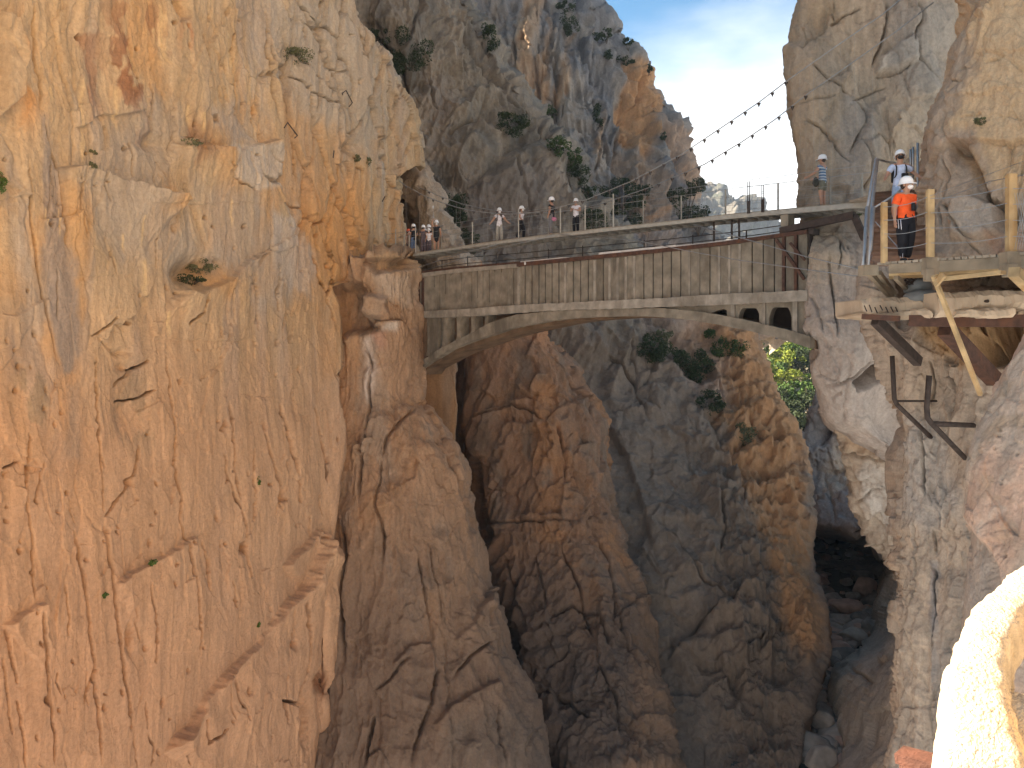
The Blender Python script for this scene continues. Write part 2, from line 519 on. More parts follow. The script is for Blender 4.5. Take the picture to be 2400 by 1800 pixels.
        at = me.attributes.new('stone', 'FLOAT_COLOR', 'POINT')
        cc = np.ones((len(pos), 4), np.float32); cc[:, :3] = np.clip(self.col, 0.01, 0.9)
        at.data.foreach_set('color', cc.ravel())
        o = link(name, me, mat, smooth=False)
        self.final = pos
        return tag(o, label, cat, kind='structure')

def densify(knots, xs):
    """value of a traced outline (list of (y, x)) at heights xs"""
    ys = [k[0] for k in knots]; v = [k[1] for k in knots]
    return np.interp(xs, ys, v)

ROCK = rock_mat('limestone', 1.0, 0.45)
ROCK_NEAR = rock_mat('limestone_near', 2.2, 0.4)
ROCK_FAR = rock_mat('limestone_far', 0.35, 0.6)

# ================= the tall ochre wall on the left =================
def wallY(px):
    return 18.46 / ((1200.0 - px) / F + 0.288)
edgeA = [(-400, 770), (-60, 806), (0, 816), (30, 828), (55, 838), (85, 856), (110, 880), (140, 905), (165, 913), (205, 926), (228, 950),
         (245, 964), (280, 975), (320, 982), (345, 986), (372, 988), (388, 987), (397, 962), (410, 944), (440, 941), (500, 943), (545, 948),
         (575, 946), (600, 936), (622, 905), (640, 870), (655, 845), (664, 800), (672, 778), (688, 782), (702, 790), (730, 798), (770, 803),
         (800, 806), (850, 808), (875, 796), (930, 793), (960, 800), (1050, 805), (1120, 795), (1200, 790), (1300, 778), (1450, 772),
         (1580, 775), (1640, 762), (1700, 774), (1800, 770), (1900, 765), (2300, 750)]
fr = [0.0, .2, .42, .6, .7, .75, .85, 0.95, 1.0]
rows = []
for y, ex in [(-900, 760)] + edgeA:
    r = [(-1860, y, wallY(-1860)), (-700, y, wallY(-700))]  # wall carried on out of view, shaped to block the sun
    for f, x in zip(fr, (0.0, 200.0, 420.0, 590.0, 680.0, 725.0, 725 + (ex - 725) * .45, 725 + (ex - 725) * .85, ex)):
        Y = wallY(min(x, 990))
        lean = 1.0 + 0.05 * np.clip((900 - y) / 900, -0.6, 1.2)
        if f > .9 and y < 660: lean *= 1 + .02 * float(sstep(400, 520, np.array(float(y))))
        if f > .9 and y > 672: lean *= 1.0 - 0.015 * min(1, (y - 672) / 120)
        r.append((x, y, Y * lean))
    rows.append(r)
ztop = lambda Y: 22.0 + 7.0 * float(np.clip((Y - 24) / 8, 0, 1))  # unseen crest, its height set for where the shadow falls
top = [(x, HY - ztop(Y) * F / Y, Y * 1.08) for x, y, Y in rows[0]]
top2 = [(x, HY - (ztop(Y) + 4) * F / Y, Y + 14) for x, y, Y in rows[0]]
rows = [top2, top] + rows
A = Rock(rows, 800, 1400, right=True, back=34, seed=11)  # deep unseen back stops sun leaking past the wall
lowm = 0.34 + 0.5 * sstep(700, 200, A.py0)      # the lower slab is smoother
A.relief(big=0.6, flute=0.20, blk=0.20, mid=0.07, fine=0.03, bw=2.6, bh=7.5, crk=0.08, mask=lowm)
# jointed upright blocks at the upper right
i = np.nonzero((A.px0 > 600) & (A.py0 < 660))[0]
f1, f2, cid, ctr = voronoi(A.pos[i] / np.array([1.7, 1.7, 4.0], np.float32) + .2 * fbm(A.pos[i] * .7, 3, 3)[:, None], 91)
mk = sstep(610, 690, A.px0[i] + .15 * A.py0[i]) * sstep(660, 560, A.py0[i])
A.d[i] += mk * (0.5 * (cid - 0.5) - 0.35 * (1 - sstep(0, .07, f2 - f1)))
# traced joints, ledges and pockets
cr = A.crack
cr([(78, 0), (80, 80), (82, 160), (95, 270)], 5, .35)
cr([(52, 370), (60, 430), (65, 480), (72, 540), (85, 600), (100, 680), (115, 750), (135, 830), (146, 875)], 5, .5)
cr([(95, 275), (112, 340), (130, 400), (141, 480), (150, 560), (160, 610)], 4, .35)
cr([(165, 410), (175, 460), (180, 510), (188, 560)], 4, .35)
cr([(550, 0), (555, 60), (548, 120), (552, 200), (560, 260)], 5, .4)
cr([(632, 0), (632, 40), (628, 90), (636, 150), (642, 230), (660, 300)], 5, .5)
cr([(690, 270), (700, 330), (702, 420), (706, 460), (722, 500), (742, 550), (752, 610)], 6, .6)
cr([(665, 170), (700, 188), (722, 215), (770, 235), (800, 250), (830, 280)], 4, .4)
cr([(722, 200), (728, 260), (733, 300)], 8, .7)
cr([(890, 130), (890, 220), (896, 300), (905, 360), (912, 420), (908, 470)], 5, .6)
cr([(925, 215), (928, 270), (922, 330)], 3, .4)
cr([(790, 200), (792, 320), (800, 380), (815, 430)], 4, .5)
cr([(835, 60), (845, 150), (858, 180), (850, 210)], 4, .5)
cr([(690, 0), (720, 40), (770, 70), (800, 110)], 5, .5)
cr([(740, 60), (760, 110), (775, 165), (810, 170)], 4, .5)
cr([(655, 440), (680, 480), (722, 490)], 4, .3)
for pts in ([(500, 350), (503, 385), (530, 420), (546, 432), (582, 445)], [(535, 356), (540, 430)], [(582, 360), (585, 442)],
            [(630, 355), (640, 372), (662, 382)], [(510, 400), (535, 375)]):
    cr(pts, 3.5, .3, taper=False)
for pts, h, fd in (([(660, 332), (640, 325), (580, 347), (545, 356), (495, 348), (440, 335), (412, 318)], -.0, 10),
                   ([(412, 318), (440, 335), (495, 348), (545, 356), (580, 347), (640, 327), (662, 332)], .55, 70),
                   ([(120, 400), (170, 392), (240, 402), (270, 422), (310, 432), (330, 440), (400, 462), (432, 492)], .5, 90),
                   ([(415, 670), (445, 690), (480, 680), (520, 660), (560, 620), (590, 602), (600, 640)], .6, 60),
                   ([(0, 735), (30, 740), (120, 700)], .1, 40),
                   ([(8, 1468), (40, 1440), (80, 1415), (104, 1412)], .25, 80),
                   ([(255, 1372), (300, 1345), (350, 1318), (400, 1290), (430, 1268), (460, 1260)], .28, 90),
                   ([(380, 1770), (400, 1730), (450, 1690), (470, 1650), (510, 1590), (560, 1545), (620, 1480), (665, 1412), (705, 1375), (745, 1245), (760, 1240)], .75, 120),
                   ([(660, 1330), (700, 1290), (730, 1255), (752, 1244)], .4, 60)):
    if h: A.step(pts, h, fd)
A.block([(-20, 30), (22, 50), (34, 110), (28, 230), (-20, 275)], .55, 8)
A.block([(395, -10), (425, -10), (432, 40), (415, 48)], -.6, 8)
A.bump(350, 335, 38, 25, -.4); A.bump(450, 640, 55, 40, -.75); A.bump(460, 345, 40, 10, -.2)
A.bump(815, 345, 22, 14, -.5); A.bump(740, 300, 10, 22, -.5); A.bump(860, 235, 16, 10, -.6)
A.block([(944, 398), (990, 392), (990, 430), (940, 470)], -1.2, 6)
# long joints of the lower slab
slab = [([(62, 1010), (66, 1130), (68, 1220), (78, 1290), (80, 1410)], 4), ([(88, 1425), (100, 1500), (105, 1560), (110, 1640), (124, 1720), (128, 1795)], 6),
        ([(176, 1235), (185, 1300), (192, 1385), (205, 1460), (215, 1560), (224, 1640), (232, 1740), (236, 1800)], 6),
        ([(228, 830), (232, 980), (236, 1100), (242, 1200)], 3.5), ([(242, 1222), (248, 1290), (256, 1360), (268, 1400), (280, 1480), (288, 1590), (300, 1650), (304, 1720)], 7),
        ([(395, 900), (402, 1010), (408, 1080), (420, 1190), (432, 1270), (445, 1340), (455, 1390), (460, 1450), (464, 1520), (462, 1550)], 5),
        ([(388, 830), (398, 920)], 3), ([(520, 1060), (530, 1110), (545, 1140), (565, 1200), (578, 1265)], 4), ([(535, 940), (545, 1080), (565, 1180)], 3),
        ([(615, 1010), (630, 1060), (650, 1140), (660, 1200)], 4.5), ([(655, 940), (670, 1010), (685, 1080), (695, 1120)], 4.5),
        ([(735, 950), (745, 1000), (755, 1060), (765, 1130)], 4), ([(575, 1265), (585, 1310), (590, 1360)], 5),
        ([(475, 1265), (490, 1330), (490, 1390)], 3), ([(546, 1360), (552, 1430)], 3), ([(342, 1360), (360, 1440), (365, 1560)], 3),
        ([(15, 1475), (28, 1560), (42, 1605)], 7), ([(0, 1540), (12, 1640), (20, 1720)], 4), ([(40, 1640), (48, 1720), (52, 1800)], 4),
        ([(190, 1650), (225, 1560)], 3),
        ([(700, 1400), (710, 1470), (705, 1560), (700, 1650), (650, 1640), (665, 1700)], 8), ([(672, 1420), (675, 1510)], 4),
        ([(325, 1040), (318, 1100), (300, 1140), (260, 1190), (242, 1210)], 5), ([(270, 740), (235, 775), (215, 790)], 3), ([(365, 910), (320, 930), (275, 940)], 3),
        ([(355, 845), (305, 870), (272, 910)], 4), ([(10, 1100), (50, 1080)], 3), ([(430, 760), (460, 730), (470, 690)], 4), ([(770, 560), (778, 640), (770, 700), (790, 760)], 5),
        ([(600, 640), (605, 720), (608, 780)], 4), ([(645, 610), (650, 700), (652, 730)], 6), ([(540, 1590), (560, 1690)], 3), ([(470, 1680), (478, 1740), (520, 1700)], 4),
        ([(590, 640), (602, 700), (600, 760)], 4), ([(735, 600), (750, 660), (770, 690)], 4), ([(700, 1120), (700, 1180)], 4)]
for pts, wd in slab:
    cr(pts, wd * .8, 1.0 + .28 * wd)
for x, y, rx, ry, h in ((303, 1132, 9, 9, -.6), (657, 1160, 9, 16, -.6), (572, 1285, 12, 14, -.5), (300, 1495, 9, 34, -.35), (108, 1640, 8, 9, -.5), (525, 990, 5, 8, -.4),
                        (617, 1000, 5, 10, -.4), (676, 1510, 6, 9, -.5), (570, 1620, 4, 9, -.4), (45, 860, 8, 8, -.3), (300, 860, 22, 12, -.2), (290, 825, 18, 10, -.2),
                        (305, 960, 40, 60, -.25), (750, 1600, 18, 30, -.9), (705, 1690, 14, 60, -.9)):
    A.bump(x, y, rx, ry, h)
A.facet(1.8, 5.5, .16, mask=sstep(1300, 500, A.py0) * .8 + .2); A.facet(.6, 1.6, .06, sd=9)
rp_ = np.random.RandomState(3)
for _ in range(170):
    x, y, r = rp_.uniform(0, 960), rp_.uniform(0, 1800), rp_.uniform(2.2, 5.5)
    A.bump(x, y, r, r * rp_.uniform(.8, 2.2), -rp_.uniform(.15, .45))
for _ in range(45):
    x, y, l = rp_.uniform(0, 900), rp_.uniform(0, 1750), rp_.uniform(30, 130)
    A.crack([(x, y), (x + rp_.uniform(-6, 10), y + l * .5), (x + rp_.uniform(-4, 16), y + l)], 2.0, rp_.uniform(.3, .8))
for _ in range(0):
    x, y, l = rp_.uniform(0, 900), rp_.uniform(0, 1750), rp_.uniform(20, 80)
    A.crack([(x, y), (x + l * .5, y - l * rp_.uniform(.0, .4)), (x + l, y - l * rp_.uniform(.1, .6))], 2.0, rp_.uniform(.25, .6))
# colours
A.base((.45, .33, .205), (.49, .35, .205), (.40, .32, .24), (.49, .305, .15))
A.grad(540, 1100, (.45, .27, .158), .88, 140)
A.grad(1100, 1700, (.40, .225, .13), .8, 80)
A.spots(640, 420, 330, 330, (.50, .30, .14), .6, -.1, .3, .5)
A.spots(800, 560, 130, 160, (.52, .27, .10), .8, -.2, .3, .5)
A.spots(300, 200, 90, 260, (.27, .12, .06), .85, .08, .24, 1.3)
A.spots(180, 150, 60, 150, (.30, .15, .08), .7, .1, .28, 1.2)
A.spots(55, 160, 40, 130, (.55, .26, .08), .9, -.1, .2, .9)
A.spots(400, 330, 90, 60, (.30, .15, .07), .8, .05, .2, 1.3)
A.spots(280, 690, 40, 110, (.33, .16, .08), .7, .0, .2, 1.2)
A.spots(320, 960, 60, 110, (.27, .19, .12), .7, .05, .2, 1.6)
A.spots(420, 100, 14, 60, (.42, .16, .06), .9, -.4, 0, 1)
A.spots(75, 930, 50, 130, (.24, .18, .11), .6, .05, .25, 1.3)
A.patch([(95, 280), (112, 330), (130, 400), (150, 560), (168, 620), (185, 740), (190, 820), (180, 870), (150, 872), (130, 800), (105, 690), (88, 600), (95, 500), (90, 400)], (.28, .235, .20), .8, 10, 14)
A.patch([(300, 250), (370, 230), (400, 300), (380, 480), (480, 560), (600, 620), (400, 640), (220, 560), (180, 420)], (.37, .31, .245), .75, 40, 50)
A.patch([(470, 260), (560, 240), (600, 330), (520, 345)], (.37, .32, .27), .7, 20, 30)
A.patch([(430, 420), (560, 450), (640, 560), (700, 700), (600, 720), (500, 620)], (.37, .31, .25), .6, 30, 40)
A.patch([(640, 0), (820, 0), (900, 130), (900, 420), (820, 330), (700, 260), (650, 120)], (.41, .35, .275), .75, 25, 40)
A.patch([(160, 900), (190, 900), (195, 1080), (150, 1080)], (.30, .22, .16), .6, 15, 20)
A.patch([(500, 345), (660, 335), (665, 440), (585, 445), (530, 420)], (.50, .43, .35), .8, 8, 10)
A.patch([(622, 505), (700, 510), (745, 600), (720, 700), (640, 640)], (.46, .40, .34), .6, 12, 16)
for x0, y0, y1, wd in ((182, 180, 390, 4), (183, 330, 385, 3), (110, 200, 250, 5), (312, 500, 590, 3), (100, 480, 550, 2.5), (128, 480, 570, 2.5), (528, 460, 540, 2.5), (616, 415, 470, 3),
                       (375, 0, 170, 5), (360, 60, 110, 4), (277, 545, 600, 3), (262, 200, 320, 5), (537, 60, 210, 5), (425, 240, 310, 4), (455, 260, 320, 5), (325, 600, 720, 4), (388, 730, 800, 3)):
    A.streak([(x0, y0), (x0 + 3, (y0 + y1) / 2), (x0 + 6, y1)], wd, (.66, .47, .25), .75)
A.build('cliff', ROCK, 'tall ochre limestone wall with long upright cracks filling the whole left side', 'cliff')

# ================= buttress under the left bridge end =================
def floorY(y): return 20.0 * F / max(y - HY, 60)
edgeB = [(600, 962), (625, 968), (645, 972), (680, 967), (705, 969), (725, 976), (770, 981), (800, 985), (830, 984), (860, 981), (905, 980), (945, 983), (975, 1010), (1000, 1030),
         (1040, 1050), (1070, 1076), (1110, 1092), (1160, 1088), (1200, 1096), (1230, 1100), (1290, 1120), (1350, 1136), (1390, 1150), (1440, 1170), (1510, 1186), (1540, 1200),
         (1590, 1228), (1640, 1240), (1680, 1255), (1740, 1270), (1800, 1276), (1900, 1300), (2200, 1340)]
rows = []
for y, ex in edgeB:
    t = np.clip((y - 900) / 900, 0, 1)
    Yl = 38.0 - 5.0 * t; Ye = 41.0 + 1.2 * np.clip((y - 880) / 60, 0, 1) - 6.5 * t
    xs = [700, 780, 830, 880, 880 + (ex - 880) * .5, 880 + (ex - 880) * .85, ex]
    Ys = [Yl + 1, Yl + .1, Yl - .0, Yl - .1, Yl * .8 + Ye * .2 - .2, Yl * .4 + Ye * .6 - .3, Ye]
    rows.append([(x, y, Y) for x, Y in zip(xs, Ys)])
rows = [[(x, 590, Y + 4) for x, y, Y in rows[0]]] + rows
B = Rock(rows, 260, 560, right=True, back=7, seed=23)
B.relief(big=0.4, flute=0.34, blk=0.2, mid=0.08, fine=0.04, bw=2.8, bh=7.5, crk=0.05)
B.facet(2.0, 6.0, .30); B.facet(.6, 1.3, .07, sd=9)
B.block([(775, 672), (840, 668), (862, 690), (850, 730), (880, 770), (800, 780), (780, 740)], -1.25, 16)
B.block([(848, 690), (900, 700), (905, 745), (860, 745), (842, 720)], .8, 9)
B.step([(800, 775), (860, 770), (895, 745), (930, 750), (975, 775)], .5, 60)
B.block([(848, 610), (880, 640), (960, 628), (965, 600)], -.9, 8)
for pts, wd in (([(842, 720), (860, 742), (880, 750), (930, 750), (960, 760), (975, 780)], 4), ([(900, 700), (940, 720), (955, 735)], 3), ([(855, 790), (868, 860), (866, 960), (850, 1060), (840, 1200)], 7),
                ([(890, 1060), (895, 1120), (880, 1180), (900, 1260), (895, 1330)], 6), ([(970, 960), (930, 990), (905, 1020), (895, 1080)], 7), ([(1000, 1040), (1040, 1100), (1060, 1180)], 5),
                ([(975, 1290), (985, 1360), (1000, 1420), (1010, 1500)], 5), ([(1000, 1270), (1010, 1340), (1030, 1400), (1038, 1470)], 4), ([(1030, 1560), (1010, 1640), (975, 1740), (960, 1800)], 6),
                ([(960, 1530), (915, 1590), (870, 1620)], 5), ([(1140, 1500), (1100, 1530), (1060, 1590)], 5), ([(1160, 1640), (1166, 1740), (1180, 1800)], 4), ([(880, 1670), (865, 1740), (860, 1800)], 9),
                ([(800, 1200), (815, 1300), (800, 1420), (810, 1560)], 7)):
    B.crack(pts, wd, .12 * wd)
B.step([(920, 1560), (960, 1510), (1005, 1505), (1020, 1580)], .6, 80)
B.step([(1060, 1510), (1100, 1460), (1140, 1390), (1150, 1440)], .6, 70)
B.step([(1010, 1700), (1060, 1650), (1110, 1620), (1160, 1590)], .5, 80)
B.base((.33, .20, .118), (.35, .215, .13), (.30, .21, .145), (.37, .21, .11))
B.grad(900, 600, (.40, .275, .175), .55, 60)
B.grad(1000, 1600, (.15, .098, .068), .92, 120)  # darkens towards the floor: gorge shade put into the stone colour
B.patch([(870, 560), (985, 560), (985, 640), (880, 650)], (.40, .27, .155), .6, 20, 20)
B.patch([(880, 640), (965, 640), (970, 720), (890, 700)], (.47, .37, .28), .7, 14, 16)
B.patch([(855, 795), (875, 780), (880, 900), (868, 950), (855, 930)], (.52, .42, .35), .8, 8, 8)
B.patch([(868, 780), (900, 780), (905, 810), (890, 815)], (.40, .22, .15), .6, 8, 8)
B.patch([(900, 760), (930, 755), (925, 780), (890, 775)], (.52, .45, .38), .7, 8, 8)
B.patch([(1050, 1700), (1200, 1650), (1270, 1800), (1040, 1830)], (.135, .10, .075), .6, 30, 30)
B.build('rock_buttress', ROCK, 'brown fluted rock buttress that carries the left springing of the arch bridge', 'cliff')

# ================= spur and second buttress, right of the dark chimney =================
edgeS = [(380, 975), (392, 987), (420, 1008), (445, 1020), (468, 1032), (482, 1026), (495, 1020), (520, 1046), (545, 1064), (580, 1092), (605, 1110), (640, 1150), (700, 1205), (735, 1240), (765, 1268),
         (800, 1286), (830, 1320), (860, 1343), (900, 1362), (945, 1381), (985, 1406), (1015, 1412), (1040, 1410), (1080, 1416), (1130, 1421), (1200, 1426), (1250, 1450), (1300, 1466),
         (1350, 1481), (1400, 1488), (1450, 1510), (1500, 1525), (1560, 1527), (1620, 1546), (1680, 1560), (1740, 1575), (1800, 1592), (1900, 1620), (2150, 1680)]
leftS = [(380, 940), (600, 1000), (700, 1040), (790, 1070), (830, 1092), (900, 1118), (1000, 1126), (1100, 1138), (1200, 1158), (1250, 1170), (1330, 1176), (1400, 1188), (1500, 1236), (1560, 1250), (1600, 1262), (1700, 1292), (1800, 1335), (1900, 1360), (2150, 1400)]
rows = []
for y, ex in edgeS:
    lx = float(densify(leftS, y)) - 20 * np.clip((y - 820) / 80, 0, 1)
    t = np.clip((y - 700) / 1100, 0, 1)
    Y = 56.0 - 3.0 * np.clip((y - 380) / 300, 0, 1) - 15.5 * t ** 1.3
    wd = ex - lx
    rows.append([(lx - 60, y, Y + 5.5), (lx - 6, y, Y + 2.2), (lx, y, Y + .6), (lx + wd * .25, y, Y - .5), (lx + wd * .6, y, Y - .8), (lx + wd * .88, y, Y), (ex, y, Y + 1.5)])
S = Rock(rows, 240, 620, right=True, back=7, seed=37)
S.relief(big=0.5, flute=0.4, blk=0.34, mid=0.09, fine=0.05, bw=3.0, bh=5.2, crk=0.05, tilt=-.2)
for pts, wd in (([(1270, 770), (1290, 830), (1340, 900), (1390, 1000)], 5), ([(1240, 925), (1290, 930), (1300, 925)], 5), ([(1110, 985), (1180, 950), (1240, 960), (1280, 1000)], 6),
                ([(1300, 1000), (1320, 1080), (1330, 1140)], 6), ([(1235, 1000), (1240, 1080)], 4), ([(1130, 1225), (1280, 1225), (1370, 1220)], 5), ([(1250, 1300), (1270, 1390), (1280, 1430)], 5),
                ([(1310, 1280), (1350, 1380), (1400, 1500)], 5), ([(1280, 1460), (1340, 1420), (1400, 1440), (1440, 1540)], 7), ([(1270, 1580), (1320, 1530), (1340, 1500)], 6), ([(1400, 1560), (1440, 1640), (1450, 1720)], 6),
                ([(1380, 1220), (1420, 1350), (1450, 1480), (1500, 1620)], 6), ([(1260, 1620), (1330, 1640), (1390, 1700)], 6), ([(1185, 1300), (1210, 1400), (1230, 1460)], 5)):
    S.crack(pts, wd, .14 * wd)
S.facet(2.0, 3.6, .42); S.facet(.7, 1.0, .12, sd=9)
S.step([(1240, 930), (1250, 890), (1275, 880), (1300, 925)], .8, 30)
S.step([(1110, 980), (1180, 945), (1250, 935), (1300, 980)], .6, 60)
S.base((.28, .155, .088), (.27, .15, .088), (.23, .15, .10), (.33, .165, .08))
S.grad(1150, 1600, (.105, .074, .056), .92, 110)  # shade of the gorge bottom painted into the spur's colour
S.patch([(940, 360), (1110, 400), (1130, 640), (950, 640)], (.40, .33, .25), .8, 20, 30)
S.patch([(1220, 750), (1280, 760), (1300, 840), (1250, 830)], (.48, .23, .11), .7, 14, 16)
S.gradx(1440, 1520, (.30, .165, .09), .5, 60)
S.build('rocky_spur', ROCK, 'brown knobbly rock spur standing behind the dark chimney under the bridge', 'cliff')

# the dark chimney between the buttresses
rows = []
for y, x in [(560, 1000), (800, 1060), (1000, 1090), (1200, 1120), (1400, 1190), (1600, 1270), (1800, 1340), (2100, 1420)]:
    Y = 60 - 16 * np.clip((y - 700) / 1100, 0, 1) ** 1.2
    rows.append([(x - 130, y, Y - 6), (x - 60, y, Y - 2), (x, y, Y), (x + 50, y, Y - 1), (x + 110, y, Y - 5)])
G = Rock(rows, 70, 260, seed=41)
G.relief(big=.6, flute=.6, blk=.3, mid=.2, fine=.05)
G.base((.15, .12, .09), (.13, .11, .08), (.12, .12, .07))  # set darker than the buttresses on either side
G.build('chimney_wall', ROCK, 'dark back wall of the narrow chimney between two buttresses', 'cliff')

# ================= great grey dome above, running down as the far gorge wall =================
edgeM = [(-300, 900), (-60, 1052), (0, 1077), (60, 1100), (110, 1130), (170, 1165), (205, 1185), (255, 1226), (310, 1262), (345, 1290), (370, 1312), (425, 1345), (470, 1376), (500, 1402), (545, 1440), (590, 1478),
         (650, 1560), (700, 1640), (750, 1720), (790, 1768), (830, 1782), (880, 1800), (920, 1818), (965, 1836), (1010, 1860), (1060, 1882), (1120, 1890), (1200, 1897), (1245, 1896), (1300, 1900), (1360, 1908), (1430, 1928),
         (1480, 1936), (1530, 1938), (1600, 1908), (1640, 1890), (1700, 1880), (1800, 1872), (1900, 1865)]
rows = []
for y, ex in edgeM:
    Ye = float(np.interp(y, [-300, 400, 830, 1000, 1240, 1500, 1800, 1900], [80, 77, 66, 59, 51.5, 45, 38.8, 37]))
    lx = 760 if y < 1200 else 760 + (y - 1200) * .9
    Yl = float(np.interp(y, [-300, 300, 900, 1240, 1800, 1900], [74, 74, 60, 51.5, 40.5, 39]))
    r = []
    for f in (0, .2, .42, .62, .8, .93, 1.0):
        Yf = Yl + (Ye - Yl) * f ** 1.7
        if y < 900: Yf -= 3.0 * math.sin(math.pi * f) * min(1, (900 - y) / 150)
        r.append((lx + (ex - lx) * f, y, Yf))
    rows.append(r)
rows = [[(x, y - 260, Y + 22) for x, y, Y in rows[0]]] + rows
M = Rock(rows, 420, 660, right=True, back=36, seed=53)  # deep unseen back shaped to keep the sun off the stream
rm = sstep(1300, 1600, M.px0 + 0.0 * M.py0) * sstep(600, 900, M.py0)
M.relief(big=1.2, flute=0.7, blk=0.45, mid=0.13, fine=0.05, s=1.9, bw=3.4, bh=6.2, crk=.14, tilt=-.35, mask=1.0 - .72 * sstep(760, 1000, M.py0) * sstep(1760, 1600, M.px0))
M.facet(3.4, 6.5, .5, mask=1 - .6 * sstep(800, 1000, M.py0)); M.facet(1.2, 1.6, .16, sd=9)
M.d *= 1 - .5 * sstep(1120, 1260, M.py0) * sstep(1600, 1840, M.px0)
# rough orange rim
i = np.nonzero((M.px0 > 1480) & (M.py0 > 640))[0]
rim = sstep(1560, 1700, M.px0[i] - .10 * np.clip(M.py0[i] - 900, -200, 800)) * sstep(700, 800, M.py0[i])
M.d[i] += rim * (1 - .2 * sstep(1150, 1300, M.py0[i])) * (.8 * ridged(M.pos[i] * np.array([.9, .9, .45], np.float32), 5, 7, rot=True) + .4 * fbm(M.pos[i] * 1.9, 4, 9))
M.step([(1075, 310), (1130, 330), (1210, 320), (1240, 350), (1300, 420), (1370, 540)], 1.6, 120)
for pts, wd in (([(860, 60), (940, 150), (960, 260), (980, 330)], 7), ([(1040, 40), (1080, 120), (1140, 210), (1200, 300), (1250, 370)], 8), ([(1000, 190), (1010, 250), (1040, 270)], 5), ([(1040, 330), (1090, 300), (1150, 290)], 6),
                ([(1060, 400), (1080, 480), (1070, 560)], 4), ([(1170, 400), (1220, 480), (1260, 550)], 5), ([(1420, 830), (1480, 900), (1520, 1000)], 5), ([(1680, 1190), (1690, 1260), (1680, 1330)], 5),
                ([(1580, 1535), (1640, 1480), (1700, 1445), (1780, 1380)], 7), ([(1560, 1250), (1640, 1380), (1720, 1440)], 5), ([(1740, 1560), (1780, 1530), (1800, 1500)], 7), ([(1600, 760), (1660, 860), (1700, 960)], 5),
                ([(1460, 770), (1475, 850), (1490, 900)], 4), ([(1330, 850), (1345, 920)], 5)):
    M.crack(pts, wd, .22 * wd)
eM = densify(edgeM, M.py0)
M.d *= 1 - .6 * sstep(50, 5, eM - M.px0) * sstep(650, 760, M.py0)
M.step([(1310, 860), (1400, 960), (1470, 1080), (1500, 1200), (1540, 1330)], -.9, 160)
M.step([(1500, 760), (1600, 900), (1690, 1060), (1750, 1250), (1790, 1450), (1815, 1640)], 1.1, 260)
M.step([(1560, 1250), (1620, 1340), (1700, 1420), (1740, 1470)], .7, 120)
M.step([(1430, 1420), (1500, 1400), (1600, 1430)], .6, 120)
M.step([(1480, 1700), (1560, 1640), (1640, 1640), (1720, 1600)], .7, 120)
M.step([(1560, 1560), (1640, 1485), (1700, 1448), (1780, 1385)], 1.2, 130)
M.base((.235, .19, .145), (.27, .22, .165), (.18, .155, .125), (.30, .24, .18), s=1.9)
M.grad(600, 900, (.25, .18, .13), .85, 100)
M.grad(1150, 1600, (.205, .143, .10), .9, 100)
M.patch([(1000, 190), (1040, 200), (1060, 260), (1020, 300)], (.30, .24, .19), .7, 18, 20)
M.patch([(1150, 60), (1080, 100), (1170, 260), (1200, 260)], (.28, .23, .18), .35, 20, 20)
M.patch([(1640, 740), (1780, 760), (1810, 830), (1880, 1030), (1900, 1250), (1930, 1480), (1900, 1560), (1810, 1450), (1770, 1250), (1690, 1000), (1580, 800)], (.52, .27, .125), .9, 26, 44)
M.patch([(1500, 740), (1640, 740), (1720, 960), (1640, 940), (1560, 840)], (.36, .26, .20), .7, 30, 40)
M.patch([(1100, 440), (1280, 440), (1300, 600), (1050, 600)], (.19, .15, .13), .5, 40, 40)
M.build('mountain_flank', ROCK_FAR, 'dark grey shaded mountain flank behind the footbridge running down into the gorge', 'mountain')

# ================= pale and orange striped mountain behind =================
edgeN = [(-500, 1120), (-60, 1290), (0, 1322), (28, 1345), (48, 1370), (70, 1385), (80, 1402), (108, 1420), (118, 1442), (132, 1472), (147, 1500), (165, 1508), (200, 1515), (228, 1520), (262, 1518), (276, 1530), (288, 1536), (293, 1560),
         (320, 1588), (355, 1600), (400, 1601), (412, 1612), (440, 1620), (470, 1618), (520, 1622), (560, 1640), (640, 1700), (800, 1850)]
rows = []
for y, ex in edgeN:
    Y = 128.0 - 12 * np.clip(y / 600, 0, 1)
    lx = 980 + .25 * max(y, 0)
    rows.append([(lx, y, Y - 4), (lx + (ex - lx) * .3, y, Y - 2), (lx + (ex - lx) * .55, y, Y - 3), (lx + (ex - lx) * .8, y, Y - 1), (lx + (ex - lx) * .95, y, Y + 3), (ex, y, Y + 6)])
rows = [[(x - 200, y - 300, Y + 60) for x, y, Y in rows[0]]] + rows
Nn = Rock(rows, 280, 340, right=True, back=24, seed=67)
Nn.relief(big=1.4, flute=1.3, blk=.5, mid=.2, fine=.07, s=2.4, bw=2.4, bh=6, crk=.35)
for pts, wd in (([(1330, 0), (1340, 80), (1370, 180), (1400, 250), (1420, 300)], 8), ([(1210, 60), (1212, 200), (1250, 260), (1330, 380), (1400, 470)], 8), ([(1262, 60), (1262, 200), (1268, 290)], 7), ([(1296, 80), (1300, 200), (1310, 300)], 6),
                ([(1420, 280), (1400, 360), (1385, 440)], 6), ([(1440, 160), (1460, 260), (1440, 400)], 5), ([(1485, 160), (1490, 260)], 4)):
    Nn.crack(pts, wd, .28 * wd)
Nn.facet(4, 9, .9); Nn.facet(1.5, 2.5, .35, sd=9)
Nn.base((.27, .235, .205), (.23, .21, .20), (.33, .275, .225), (.20, .185, .18), s=2.4)
